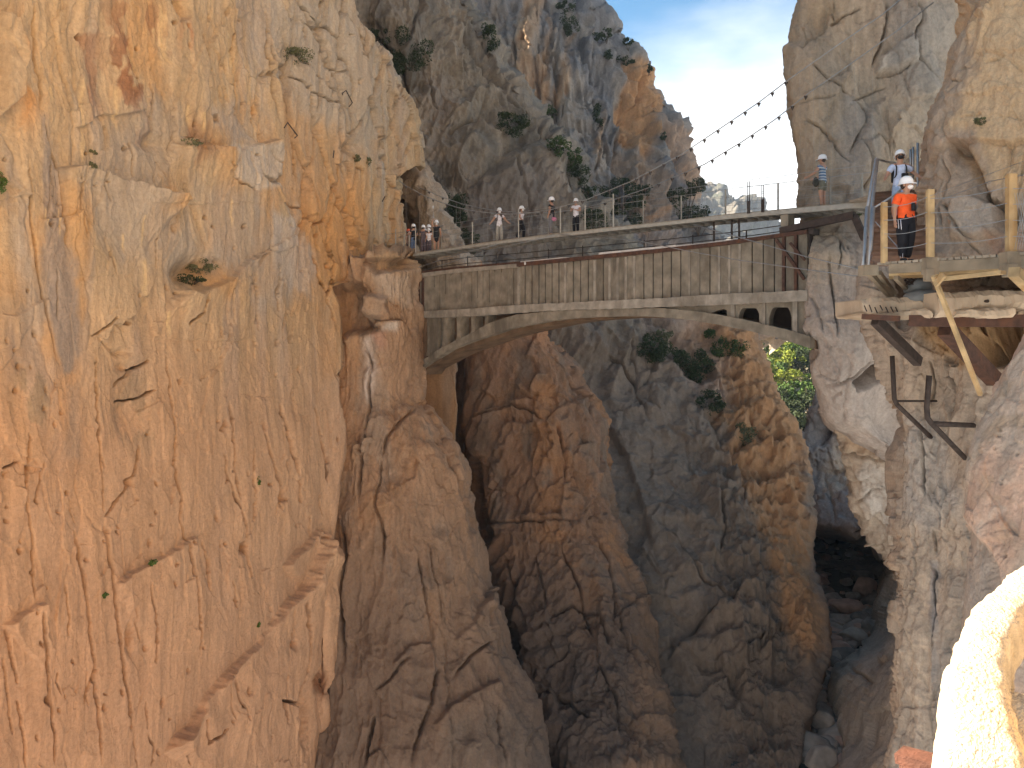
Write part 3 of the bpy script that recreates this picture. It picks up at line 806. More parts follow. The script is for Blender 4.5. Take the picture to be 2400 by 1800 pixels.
for poly, c in (([(1215, -20), (1262, -20), (1262, 80), (1255, 220), (1245, 255), (1212, 225), (1212, 120)], (.40, .265, .165)), ([(1268, 60), (1288, 60), (1285, 220), (1282, 300), (1262, 270), (1268, 180)], (.42, .275, .17)),
                ([(1318, 110), (1335, 110), (1325, 170), (1318, 240), (1298, 250)], (.47, .31, .19)), ([(1452, 160), (1515, 170), (1522, 270), (1530, 320), (1500, 380), (1455, 330), (1445, 270)], (.52, .275, .125)),
                ([(1400, 290), (1412, 290), (1395, 390), (1378, 395)], (.44, .29, .18)), ([(1535, 290), (1600, 330), (1620, 470), (1560, 440)], (.42, .28, .19)), ([(1440, 340), (1500, 380), (1560, 480), (1500, 560), (1450, 450)], (.38, .27, .19))):
    Nn.patch(poly, c, .9, 8, 12)
Nn.build('mountain', ROCK_FAR, 'steep mountain with pale and orange upright stripes below the blue sky', 'mountain')

# ================= distant ridge =================
rows = []
tops = [(1480, 440), (1560, 442), (1600, 440), (1625, 443), (1645, 449), (1668, 446), (1685, 449), (1705, 462), (1722, 470), (1740, 478), (1762, 492), (1785, 508), (1805, 512), (1830, 528), (1870, 545), (1960, 560), (2100, 580)]
for k, (dy, Y) in enumerate([(0, 560), (0, 520), (20, 505), (60, 480), (130, 440), (240, 400)]):
    rows.append([(x, y + dy + (10 if k == 0 else 0), Y) for x, y in tops])
C = Rock(rows, 160, 60, seed=71)
C.relief(big=2.2, flute=1.0, blk=.9, mid=.5, fine=.3, s=5, bw=2, bh=3, crk=.4)
C.base((.15, .135, .12), (.12, .115, .105), (.09, .095, .075), (.21, .185, .155), s=6)
C.build('hills', ROCK_FAR, 'hazy bluish ridge far beyond the gap between mountain and right cliff', 'hills')

# ================= grey tower on the right =================
edgeT = [(-900, 2000), (-400, 1940), (-60, 1892), (0, 1879), (40, 1864), (85, 1857), (120, 1855), (200, 1857), (280, 1868), (320, 1876), (350, 1880), (400, 1882), (440, 1880), (470, 1884), (510, 1890), (545, 1892), (562, 1888),
         (600, 1892), (640, 1888), (690, 1878), (750, 1876), (790, 1883), (815, 1895), (850, 1896), (890, 1901), (920, 1915), (950, 1926), (975, 1932), (990, 1946), (1000, 1968), (1012, 1990), (1030, 2020), (1050, 2060)]
rows = []
for y, ex in edgeT:
    Y = 31 - 1.5 * np.clip((y + 60) / 480, 0, 1) - 2.4 * np.clip((y - 430) / 170, 0, 1) + np.clip((y - 800) / 200, 0, 1) * 1.2
    rows.append([(ex, y, Y + .8), (ex + 25, y, Y), (1990 + (ex - 1880) * .5, y, Y - .4), (2070 + (ex - 1880) * .4, y, Y - .1), (2150 + (ex - 1880) * .3, y, Y - .6), (2260, y, Y + .4), (2420, y, Y + 1)])
rows.append([(x, 1062, Y + 3.5) for x, y, Y in rows[-1]])
rows = [[(x, y - 200, Y + 30) for x, y, Y in rows[0]]] + rows
T = Rock(rows, 270, 440, left=True, back=9, seed=83)
T.relief(big=.5, flute=.14, blk=.10, mid=.09, fine=.03, bw=3.0, bh=5, crk=.08)
for pts, wd in (([(1945, 55), (1985, 35), (2030, 15)], 5), ([(1955, 0), (1960, 45)], 4), ([(1885, 115), (1900, 95), (1940, 70)], 4), ([(1990, 240), (2010, 232), (2080, 195)], 4), ([(1900, 150), (1940, 190), (1980, 220), (2000, 232)], 5),
                ([(2000, 232), (2030, 260), (2020, 300), (1990, 370)], 5), ([(1890, 280), (1925, 305), (1960, 350), (2000, 390)], 4), ([(1880, 250), (1920, 240), (1960, 235)], 3.5), ([(2075, 0), (2078, 60), (2060, 110), (2040, 170)], 6),
                ([(2145, 60), (2160, 140), (2200, 200), (2195, 240)], 4), ([(2150, 0), (2155, 50), (2140, 100), (2150, 110)], 5), ([(2050, 180), (2100, 165), (2150, 140)], 4), ([(2040, 320), (2060, 345), (2075, 352)], 5),
                ([(2010, 330), (2030, 380), (2025, 450)], 5), ([(1948, 590), (1942, 640), (1955, 700), (1965, 800)], 5), ([(1920, 560), (1950, 555), (1990, 600)], 3.5), ([(1893, 690), (1915, 720), (1930, 780)], 4), ([(1960, 560), (1975, 600), (1965, 640)], 4),
                ([(1920, 910), (1990, 890), (2030, 850), (2060, 845)], 6), ([(1900, 880), (1960, 890), (1990, 900)], 4), ([(1945, 940), (1975, 915)], 6), ([(1965, 860), (1958, 890)], 3), ([(1880, 750), (1900, 730)], 3)):
    T.crack(pts, wd, .09 * wd)
T.step([(1950, 20), (1935, 65), (1900, 90), (1880, 120)], -.35, 60)
T.facet(2.2, 3.0, .2); T.facet(.7, .9, .07, sd=9)
T.block([(2055, 170), (2065, 130), (2140, 88), (2150, 140)], .3, 6)
T.block([(2000, 900), (2035, 860), (2075, 850), (2085, 880), (2040, 905), (2010, 915)], -1.3, 8)
T.block([(2030, 260), (2075, 230), (2120, 270), (2110, 420), (2020, 420), (2010, 330)], .35, 12)
T.base((.385, .295, .21), (.41, .315, .22), (.335, .27, .20), (.365, .275, .185))
T.patch([(1980, 230), (2040, 250), (2030, 470), (1990, 480), (1960, 380)], (.26, .24, .22), .55, 20, 24)
T.patch([(2060, 165), (2068, 128), (2148, 86), (2150, 140)], (.46, .40, .33), .8, 6, 8)
T.patch([(2080, 0), (2240, 0), (2200, 220), (2110, 220)], (.27, .245, .215), .6, 30, 40)
T.grad(480, 560, (.40, .33, .285), .75, 40)
T.spots(1930, 600, 60, 80, (.42, .33, .22), .6, -.1, .3, .6)
T.build('rock_tower', ROCK, 'rounded grey rock tower against the sky beside the right bridge end', 'cliff')

# lower gorge wall on the right bank
edgeL = [(880, 1925), (905, 1912), (945, 1900), (985, 1889), (1030, 1860), (1060, 1815), (1100, 1800), (1200, 1800), (1236, 1810), (1256, 1940), (1272, 2020), (1290, 2074), (1330, 2076), (1370, 2066), (1420, 2053), (1460, 2049), (1500, 2031), (1530, 1992), (1560, 1956),
         (1600, 1940), (1640, 1944), (1700, 1966), (1750, 1981), (1800, 1968), (1900, 1960)]
rows = []
for y, ex in edgeL:
    Ye = 86.0 if y < 1236 else floorY(y)
    Yr = 44 - 12 * np.clip((y - 900) / 900, 0, 1)
    xr = 2000 + 180 * float(np.clip((y - 1150) / 140, 0, 1))
    if y < 1290: Yr = Yr + (83 - Yr) * float(np.clip((1290 - y) / 140, 0, 1))
    rows.append([(ex, y, Ye), (ex + (xr - ex) * .3, y, Ye + (Yr - Ye) * .45), (ex + (xr - ex) * .6, y, Ye + (Yr - Ye) * .78), (xr, y, Yr), (xr + 120, y, Yr - 1)])
W = Rock(rows, 150, 420, left=True, back=8, seed=97)
W.relief(big=.8, flute=.35, blk=.4, mid=.14, fine=.05, s=1.2, bw=2.6, bh=3.4, crk=.1)
for pts, wd in (([(1960, 1030), (2010, 1060), (2060, 1070), (2110, 1080)], 6), ([(2040, 1050), (2080, 1060), (2115, 1090)], 6), ([(1930, 1100), (1950, 1180), (1960, 1240)], 6), ([(2080, 1280), (2110, 1300), (2150, 1290)], 7), ([(1990, 1560), (2040, 1600), (2010, 1660)], 6), ([(2020, 1420), (2010, 1520), (1990, 1560)], 5)):
    W.crack(pts, wd, .14 * wd)
W.facet(1.8, 2.2, .35); W.facet(.7, .8, .14, sd=9)
W.d *= 1 - .55 * sstep(1180, 1270, W.py0) * sstep(2150, 2080, W.px0)
W.block([(2022, 1200), (2048, 1196), (2065, 1222), (2048, 1268), (2025, 1262)], -3, 6)
W.bump(1930, 1010, 22, 30, -2)
W.base((.54, .405, .29), (.57, .425, .30), (.47, .37, .28), (.52, .37, .25))
W.patch([(1870, 880), (1935, 900), (1950, 1050), (1900, 1200), (1870, 1060)], (.22, .205, .20), .8, 16, 20)
W.patch([(2030, 1080), (2110, 1090), (2110, 1200), (2060, 1260), (2000, 1140)], (.42, .36, .30), .7, 16, 22)
W.patch([(1900, 1180), (2010, 1150), (2030, 1260), (1920, 1250)], (.26, .20, .175), .7, 16, 18)
W.patch([(1990, 1480), (2100, 1450), (2100, 1800), (1970, 1800)], (.29, .225, .18), .6, 20, 30)
W.build('gorge_wall', ROCK, 'grey and tan lower gorge wall on the right bank of the stream', 'cliff')

# overhanging pale rock between the tower and the stream
edgeH = [(960, 1945), (985, 1953), (1010, 1962), (1060, 1977), (1110, 1990), (1160, 1992), (1200, 2012), (1240, 2034), (1290, 2060), (1312, 2078)]
rows = []
for y, ex in edgeH:
    Y = 31.5 + 2.0 * (y - 960) / 350
    rows.append([(ex, y, Y + .6), (ex + 14, y, Y), (2060 + (ex - 1980) * .4, y, Y - .8), (2130, y, Y - 1.2), (2260, y, Y - 1)])
rows.append([(x, 1325, Y + 7) for x, y, Y in rows[-1]])
Hh = Rock(rows, 110, 150, left=True, back=7, seed=139)
Hh.relief(big=.55, flute=.15, blk=.3, mid=.14, fine=.05, bw=2.2, bh=2.6, crk=.06)
for pts, wd in (([(1975, 1060), (2010, 1068), (2060, 1075), (2110, 1085)], 5), ([(2040, 1045), (2080, 1055), (2112, 1080)], 5), ([(2000, 1180), (2040, 1150), (2080, 1140)], 4), ([(2060, 1240), (2090, 1230)], 4)):
    Hh.crack(pts, wd, .1 * wd)
Hh.facet(1.3, 1.4, .25); Hh.facet(.5, .5, .1, sd=9)
Hh.base((.40, .315, .24), (.43, .34, .255), (.36, .295, .235), (.38, .29, .21))
Hh.patch([(2030, 1080), (2115, 1090), (2120, 1220), (2070, 1260), (2010, 1150)], (.45, .395, .34), .75, 14, 18)
Hh.patch([(1970, 1000), (2060, 1000), (2050, 1060), (1985, 1065)], (.40, .27, .165), .6, 10, 12)
Hh.build('overhang', ROCK, 'pale fractured overhang hanging below the rock tower above the stream', 'cliff')

# ================= rock that carries the boardwalk =================
edgeU = [(-700, 2330), (-60, 2287), (0, 2276), (60, 2262), (120, 2240), (180, 2222), (240, 2197), (300, 2180), (350, 2172), (400, 2166), (450, 2157), (500, 2155), (560, 2158), (610, 2163), (632, 2168), (640, 2176), (660, 2180), (690, 2186), (720, 2180), (760, 2150)]
rows = []
for y, ex in edgeU:
    Y = 18.6 + 3.0 * np.clip((300 - y) / 1000, 0, 1) - .9 * np.clip((y - 300) / 300, 0, 1)
    if 634 < y < 700: Y += 1.6
    rows.append([(ex, y, Y + .7), (ex + 16, y, Y), (ex + (2330 - ex) * .5, y, Y - .7), (2330, y, Y - 1.3), (2470, y, Y - 2.2), (2900, y, Y - 6)])
rows = [[(x, y - 700, Y + 18) for x, y, Y in rows[0]]] + rows
U = Rock(rows, 190, 330, left=True, back=6, seed=107)
U.relief(big=.32, flute=.08, blk=.22, mid=.13, fine=.04, s=.8, bw=2.2, bh=2.6, crk=.10)
U.d *= sstep(-400, 100, U.py0) * .8 + .2
U.step([(2205, 320), (2250, 330), (2290, 390), (2320, 460), (2400, 500)], -.5, 90)
U.block([(2230, 480), (2260, 455), (2330, 470), (2340, 540), (2290, 570), (2240, 560)], .35, 12)
for pts, wd in (([(2210, 320), (2260, 335), (2295, 400), (2310, 460), (2360, 490), (2420, 520)], 6), ([(2200, 470), (2230, 500), (2270, 560), (2310, 575)], 5), ([(2260, 165), (2285, 158)], 4), ([(2215, 235), (2235, 190), (2275, 195)], 4),
                ([(2190, 340), (2205, 420), (2195, 480), (2215, 560)], 5), ([(2250, 280), (2310, 270)], 2.5), ([(2310, 150), (2360, 130)], 2.5), ([(2260, 560), (2300, 600)], 4)):
    U.crack(pts, wd, .06 * wd)
U.facet(1.2, 1.2, .10); U.facet(.4, .4, .04, sd=9)
U.base((.42, .30, .20), (.45, .325, .21), (.38, .29, .21), (.46, .29, .16))
U.patch([(2340, -40), (2500, -40), (2500, 330), (2380, 470), (2300, 400), (2290, 300), (2215, 300), (2290, 180), (2300, 60)], (.54, .375, .22), .85, 14, 20)
U.patch([(2150, 300), (2290, 320), (2330, 460), (2420, 560), (2420, 720), (2150, 720)], (.38, .29, .215), .8, 14, 20)
U.patch([(2220, 330), (2280, 345), (2310, 420), (2260, 400)], (.40, .245, .12), .7, 10, 14)
U.patch([(2240, 470), (2330, 470), (2340, 550), (2260, 570)], (.47, .39, .31), .7, 14, 16)
U.patch([(2310, 545), (2420, 540), (2420, 620), (2320, 620)], (.44, .25, .15), .6, 12, 14)
U.build('walkway_rock', ROCK_NEAR, 'tan boulder-like rock face behind the boardwalk with a rounded grey left edge', 'cliff')

edgeK = [(652, 2040), (700, 2030), (780, 2052), (850, 2086), (930, 2110), (1000, 2124), (1045, 2116), (1100, 2108), (1200, 2112), (1330, 2112), (1450, 2106), (1600, 2104), (1700, 2100), (1800, 2076), (1900, 2070)]
rows = []
for y, ex in edgeK:
    Y = 19.5 - 2.0 * np.clip((y - 700) / 1100, 0, 1)
    dd = 0
    if 620 < y < 760: dd = 1.5
    rows.append([(ex, y, Y + .5), (ex + 14, y, Y), (2150, y, Y - .6 + dd), (2210, y, Y - 1.0 + dd), (2290, y, Y - 1.9 + dd), (2420, y, Y - 2.8 + dd), (2560, y, Y - 3.6)])
K = Rock(rows, 190, 460, left=True, back=5, seed=113)
K.relief(big=.35, flute=.28, blk=.22, mid=.16, fine=.04, s=.8, bw=1.6, bh=3.2, crk=.10)
for pts, wd in (([(2155, 990), (2160, 1060), (2165, 1120), (2172, 1180)], 6), ([(2180, 840), (2190, 900), (2180, 960)], 5), ([(2225, 820), (2240, 920), (2230, 1020), (2260, 1060)], 9), ([(2140, 1200), (2150, 1320), (2145, 1450)], 4), ([(2195, 1330), (2205, 1440), (2190, 1520)], 8),
                ([(2185, 1240), (2200, 1300)], 4), ([(2110, 790), (2120, 860), (2105, 900)], 4), ([(2290, 760), (2330, 800), (2350, 860)], 10)):
    K.crack(pts, wd, .07 * wd)
K.block([(2300, 790), (2390, 740), (2420, 760), (2360, 850), (2300, 860)], -1.0, 20)
K.facet(.9, 1.7, .13); K.facet(.35, .5, .06, sd=9)
K.base((.36, .285, .22), (.39, .30, .22), (.33, .275, .23), (.36, .255, .175))
K.patch([(2150, 740), (2420, 720), (2420, 800), (2290, 860), (2200, 830)], (.42, .25, .11), .8, 20, 24)
K.patch([(2140, 1000), (2200, 960), (2250, 1180), (2180, 1260), (2120, 1200)], (.37, .33, .29), .6, 20, 24)
K.patch([(2185, 1320), (2205, 1320), (2215, 1480), (2190, 1500)], (.24, .225, .22), .7, 8, 10)
K.build('walkway_cliff', ROCK_NEAR, 'fluted tan cliff below the boardwalk where the rusty brackets are fixed', 'cliff')

# nearest rock shoulder, low on the right
edgeQ = [(700, 2440), (740, 2420), (781, 2402), (840, 2368), (900, 2336), (960, 2306), (1030, 2279), (1085, 2263), (1150, 2256), (1250, 2243), (1350, 2234), (1450, 2228), (1600, 2226), (1900, 2222)]
rows = []
for y, ex in edgeQ:
    Y = 9.0 - 1.2 * np.clip((y - 700) / 1000, 0, 1)
    rows.append([(ex, y, Y + .55), (ex + 5, y, Y + .25), (ex + 22, y, Y + .02), (ex + 80, y, Y - .25), (ex + 200, y, Y - .7), (ex + 500, y, Y - 1.6)])
rows = [[(x + 60, y - 120, Y + 1.6) for x, y, Y in rows[0]]] + rows
Q = Rock(rows, 120, 400, left=True, back=2.5, seed=127)
Q.relief(big=.16, flute=.0, blk=.03, mid=.05, fine=.02, s=.6, bw=2.5, bh=2.5, crk=.03)
Q.block([(2250, 1215), (2282, 1255), (2309, 1283), (2330, 1323), (2340, 1400), (2340, 1850), (2150, 1850), (2150, 1200)], -.10, 8)
for pts in ([(2300, 950), (2400, 905)], [(2320, 1000), (2400, 960)], [(2360, 880), (2410, 850)], [(2290, 1190), (2400, 1140)]):
    Q.crack(pts, 2.5, .02)
for x, y in ((2333, 1015), (2345, 1130), (2380, 1060), (2350, 1300)):
    Q.bump(x, y, 4, 4, -.06)
for _ in range(60):
    x, y, r = rp_.uniform(2260, 2420), rp_.uniform(760, 1420), rp_.uniform(2, 5)
    Q.bump(x, y, r, r, -rp_.uniform(.01, .04))
for _ in range(26):
    x, y, l = rp_.uniform(2265, 2400), rp_.uniform(760, 1400), rp_.uniform(20, 90)
    Q.crack([(x, y), (x + l * .5, y - l * rp_.uniform(.1, .5)), (x + l, y - l * rp_.uniform(.2, .9))], 2.0, rp_.uniform(.01, .03))
Q.facet(.5, .5, .03); Q.facet(.15, .15, .012, sd=9)
Q.base((.46, .345, .26), (.49, .36, .27), (.43, .33, .25), (.48, .31, .22), s=.6)
Q.spots(2360, 1000, 90, 300, (.36, .25, .16), .6, .0, .3, 1.2, .8)
Q.spots(2330, 1200, 80, 200, (.56, .44, .34), .5, .1, .4, 1.6, .8)
Q.patch([(2190, 1195), (2275, 1240), (2325, 1310), (2345, 1400), (2345, 1800), (2190, 1800)], (.34, .26, .20), .85, 8, 12)  # shaded lower left painted into the stone, greyer and darker
Q.build('rock_shoulder', ROCK_NEAR, 'smooth pinkish rock shoulder closest to the viewer at the right edge', 'cliff')

# added wall, unseen behind the viewpoint: the low sun strikes it and warms the shade
rows = []
for z, xx in ((-21, 5.5), (-8, 7.0), (2, 10.0), (14, 13.0), (26, 15.0), (52, 19.0), (56, 30.0)):
    r = []
    for y in (4.5, 0, -6, -14, -26, -44, -70):
        r.append((xx + 1.5 * math.sin(y * .4 + z * .2), y, z))
    rows.append(r)
mb = MB()
nr = 40
g = np.array(rows, float)
vq = pchip(np.arange(7.0), g, np.linspace(0, 6, 60)); vq = np.swapaxes(pchip(np.arange(7.0), np.swapaxes(vq, 0, 1), np.linspace(0, 6, 70)), 0, 1)
vv = vq.reshape(-1, 3).astype(np.float32)
vv[:, 0] += 1.2 * fbm(vv / 4, 4, 5) + .5 * ridged(vv * np.array([.6, .6, .1], np.float32), 3, 6)
me = bpy.data.meshes.new('bounce_wall')
me.from_pydata([tuple(map(float, p)) for p in vv], [], [(r * 70 + c, r * 70 + c + 1, (r + 1) * 70 + c + 1, (r + 1) * 70 + c) for r in range(59) for c in range(69)])
at = me.attributes.new('stone', 'FLOAT_COLOR', 'POINT')
cc = np.ones((len(vv), 4), np.float32); cc[:, :3] = (.60, .42, .25)
at.data.foreach_set('color', cc.ravel())
tag(link('bounce_cliff', me, ROCK, smooth=True), 'unseen ochre cliff added behind the viewpoint to bounce warm sunlight', 'cliff', kind='structure')

# ================= gorge floor and water =================
xs = np.linspace(-30, 150, 150); ys = np.concatenate([np.linspace(24, 100, 150), np.linspace(102, 330, 60)])
X, Yg = np.meshgrid(xs, ys)
p = np.stack([X.ravel(), Yg.ravel(), np.zeros(X.size)], -1).astype(np.float32)
z = -20.6 + .45 * fbm(p / 3.0, 4, 3) + .25 * fbm(p, 3, 4)
yy = p[:, 1]
z = z + np.where(yy > 105, (yy - 105) * 0.235, 0) + np.where(yy > 170, .08 * np.abs(p[:, 0] - 70) + 3 * fbm(p / 20, 3, 9), 0) * sstep(105, 200, yy)
z = z - 14 * sstep(3.0, 8.0, (13.5 + (yy - 38) * .37) - p[:, 0]) * sstep(96, 88, yy)
p[:, 2] = z
me = bpy.data.meshes.new('stream_bed')
nx = len(xs)
me.from_pydata([tuple(map(float, q)) for q in p], [], [(r * nx + c, r * nx + c + 1, (r + 1) * nx + c + 1, (r + 1) * nx + c) for r in range(len(ys) - 1) for c in range(nx - 1)])
at = me.attributes.new('stone', 'FLOAT_COLOR', 'POINT')
cc = np.ones((len(p), 4), np.float32)
k = sstep(-.1, .3, fbm(p * .8, 3, 12))[:, None]
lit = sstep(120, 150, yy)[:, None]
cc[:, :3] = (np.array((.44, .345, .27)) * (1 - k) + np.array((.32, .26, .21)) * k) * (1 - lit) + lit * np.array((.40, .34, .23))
at.data.foreach_set('color', cc.astype(np.float32).ravel())
tag(link('ground', me, ROCK, smooth=True), 'stony gorge floor rising to a sunlit scrub slope beyond', 'ground', kind='structure')
m, t, b = new_mat('stream_water')
b.inputs['Base Color'].default_value = (.05, .06, .055, 1); b.inputs['Roughness'].default_value = .12
nz = t.nodes.new('ShaderNodeTexNoise'); nz.inputs['Scale'].default_value = 1.6; nz.inputs['Detail'].default_value = 5
co = t.nodes.new('ShaderNodeTexCoord'); t.links.new(co.outputs['Object'], nz.inputs['Vector'])
bp = t.nodes.new('ShaderNodeBump'); bp.inputs['Strength'].default_value = .35; bp.inputs['Distance'].default_value = .1
t.links.new(nz.outputs['Fac'], bp.inputs['Height']); t.links.new(bp.outputs[0], b.inputs['Normal'])
mb = MB()
n = 40
for k in range(n):
    a, c = 30 + k * 1.6, 30 + (k + 1) * 1.6
    xa, xc = 10.2 + (a - 38) * .37, 10.2 + (c - 38) * .37
    mb.add([(xa, a, -20.62), (xa + 22, a, -20.62), (xc + 22, c, -20.62), (xc, c, -20.62)], [(0, 1, 2, 3)])
tag(mb.build('water', m), 'dark still pools of the shallow stream between boulders', 'stream', kind='structure')
# ------------------------------------------------------------------ materials for built things
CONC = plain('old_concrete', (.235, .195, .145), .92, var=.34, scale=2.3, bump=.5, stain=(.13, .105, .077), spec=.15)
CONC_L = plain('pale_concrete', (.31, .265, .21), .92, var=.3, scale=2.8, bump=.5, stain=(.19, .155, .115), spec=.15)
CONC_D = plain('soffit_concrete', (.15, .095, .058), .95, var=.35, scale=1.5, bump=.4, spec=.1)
DARK = plain('joint_shadow_stone', (.045, .03, .022), .95, var=.3, scale=3)
RUST = plain('rusty_steel', (.085, .042, .028), .8, .2, var=.4, scale=8, bump=.2, stain=(.13, .055, .028))
RUST_D = plain('dark_rusty_steel', (.055, .038, .03), .8, .2, var=.4, scale=8, bump=.2)
STEEL = plain('galvanised_steel', (.40, .40, .40), .45, .75, var=.12, scale=9)
STEEL_D = plain('grey_painted_steel', (.33, .305, .26), .7, .0, var=.15, scale=6)
CABLE = plain('steel_cable', (.30, .295, .285), .5, .6, var=.15, scale=5)
PLANK = plain('weathered_plank', (.30, .25, .19), .85, var=.28, scale=3, bump=.3, spec=.2)
PLANK_R = plain('brown_plank', (.21, .125, .085), .85, var=.3, scale=3, bump=.3, spec=.2)
PINE = plain('yellow_pine', (.44, .31, .16), .75, var=.3, scale=3.5, bump=.3, stain=(.36, .20, .075), spec=.25)
GREYW = plain('grey_timber', (.27, .215, .15), .85, var=.35, scale=2.5, bump=.3, spec=.2)
LIME = plain('lime_dust', (.62, .57, .52), .9, var=.2, scale=5)

# ------------------------------------------------------------------ the arch bridge (old aqueduct)
bL, bR = P(978, 745, 41.3), P(1885, 718, 27.4)
bdir = Vector((bR.x - bL.x, bR.y - bL.y, 0)).normalized()
bn = Vector((bdir.y, -bdir.x, 0)).normalized()
if bn.y > 0: bn = -bn                                # towards the viewer
def bpt(px, py, out=0.0):
    """point on the bridge's near face: plan position from px, height from py; out = proud of the face"""
    k = (px - CX) / F
    # x = k*y on the plan line bL + s*bdir
    s = (k * bL.y - bL.x) / (bdir.x - k * bdir.y)
    q = bL + bdir * s
    z = (HY - py) / F * q.y
    return Vector((q.x, q.y, z)) + bn * out
def bline(pts, px):
    xs = [p[0] for p in pts]; return float(np.interp(px, xs, [p[1] for p in pts]))
topE = [(900, 656), (978, 645), (1065, 634), (1215, 621), (1400, 603), (1550, 588), (1700, 571), (1820, 554), (1900, 543)]      # top of the wall panels
ledT = [(900, 738), (978, 731), (1100, 724), (1200, 716), (1300, 711), (1400, 706), (1550, 699), (1700, 689), (1820, 684), (1900, 680)]  # top of the pale ledge
ledB = [(900, 752), (978, 746), (1100, 742), (1170, 737), (1300, 728), (1450, 724), (1550, 720), (1700, 715), (1820, 709), (1900, 706)]
ext = [(900, 890), (960, 862), (1005, 836), (1030, 818), (1070, 798), (1110, 778), (1145, 758), (1180, 746), (1215, 737), (1300, 728.5), (1450, 724), (1550, 722), (1640, 730), (1700, 740), (1760, 752), (1800, 762), (1860, 776), (1910, 792)]
faceB = [(900, 910), (960, 884), (1005, 850), (1060, 818), (1100, 802), (1145, 787), (1200, 769), (1290, 752), (1350, 745), (1450, 741), (1530, 742), (1600, 748), (1650, 755), (1700, 764), (1760, 776), (1820, 791), (1885, 811), (1910, 820)]
sofB = [(900, 950), (960, 905), (985, 866), (1060, 826), (1100, 812), (1150, 795), (1200, 780), (1290, 760), (1350, 750), (1450, 743), (1530, 743), (1600, 749), (1650, 756), (1700, 765), (1760, 777), (1820, 792), (1885, 812), (1910, 821)]
DEP = 1.7
bridge = empty('arch_bridge', (bL + bR) / 2)
tag(bridge, 'old concrete arch bridge with a ribbed parapet wall spanning the gorge under the footbridge', 'bridge', kind='thing')

def strip(mb, xs, topc, botc, o0, o1, jt=0.0):
    """solid slab between two traced lines, from o0 (front) back to o1"""
    fr, n = [], len(xs)
    vs_ = []
    for x in xs:
        jj = jt * (rnd.random() - .5)
        t_, b_ = bline(topc, x), bline(botc, x)
        vs_ += [bpt(x, t_ + jj, o0), bpt(x, b_ + jt * (rnd.random() - .5), o0), bpt(x, t_, o1), bpt(x, b_, o1)]
        # back points keep the front heights
        vs_[-2].z = vs_[-4].z; vs_[-1].z = vs_[-3].z
    fs = []
    for k in range(n - 1):
        a, b = k * 4, k * 4 + 4
        fs += [(a, a + 1, b + 1, b), (a + 2, b + 2, b + 3, a + 3), (a, b, b + 2, a + 2), (a + 1, a + 3, b + 3, b + 1)]
    fs += [(0, 2, 3, 1), ((n - 1) * 4, (n - 1) * 4 + 1, (n - 1) * 4 + 3, (n - 1) * 4 + 2)]
    mb.add(vs_, fs)

# parapet wall: backing slab, panels with open joints, light ribs
mb = MB(); strip(mb, list(np.linspace(974, 1895, 60)), [(p[0], p[1] + 4) for p in topE], ledT, -.10, -DEP); mb.build('wall_core', DARK, bridge)
joints = [1002, 1018, 1031, 1044, 1057, 1072, 1081, 1093, 1106, 1119, 1132, 1147, 1160, 1176, 1190, 1204, 1217, 1231, 1247, 1263, 1278, 1294, 1310, 1326, 1344, 1361, 1379, 1395, 1414, 1430, 1449, 1468, 1488, 1509, 1531, 1553, 1573.5, 1595.6, 1617, 1638.6, 1664, 1686.5, 1711, 1735, 1763, 1789, 1815, 1841, 1870]
lightj = {1217, 1326, 1395, 1430, 1449, 1468, 1617, 1638.6, 1686.5, 1711, 1735, 1488}
partial = {1018: .35, 1031: .95, 1044: .55, 1057: .1, 1072: 0, 1081: .55, 1093: 0, 1106: .8, 1119: .72, 1132: .75, 1147: .85, 1160: .08, 1176: .1, 1190: 0, 1204: .95, 1002: 0}
wl, pv = MB(), 966
for k, jx in enumerate(joints + [1893]):
    g = 1.5 if jx > 1217 else 1.0
    a, b = pv + (g if k else 0), jx - g
    fill = 0
    tp = [(x, y + 3 + 1.0 * math.sin(x)) for x, y in topE]
    strip(wl, [a, (a + b) / 2, b], tp, [(x, y + 2) for x, y in ledT], 0.012 * rnd.random(), -.16, 0)
    # filled part of a joint
    fr_ = 1.0 if jx in lightj else (1 - partial.get(jx, 1.0 if jx < 1217 else .97))
    if fr_ > .04 and jx < 1890:
        t0, b0 = bline(tp, jx), bline(ledT, jx) + 2
        yb = b0 - (b0 - t0) * fr_
        strip(wl, [b - .3, a and jx + g + .3], [(0, yb), (2400, yb)], [(0, b0), (2400, b0)], -.004, -.16)
    if jx in lightj:
        rb = MB(); strip(rb, [jx - 2.6, jx + 2.6], [(x, y + 6) for x, y in topE], [(x, y + 1) for x, y in ledT], .05, -.02); rb.build('rib', CONC_L, bridge)
    pv = jx
wl.build('parapet_wall', CONC, bridge)
for a in (982, 992): mb = MB(); strip(mb, [a - 2.4, a + 2.4], [(0, 652), (2400, 652)], ledT, .05, -.02); mb.build('rusty_upright', RUST, bridge)
for a in (1838, 1866): mb = MB(); strip(mb, [a - 3.4, a + 3.4], topE, ledT, .07, -.02); mb.build('rusty_upright', RUST, bridge)
mb = MB()
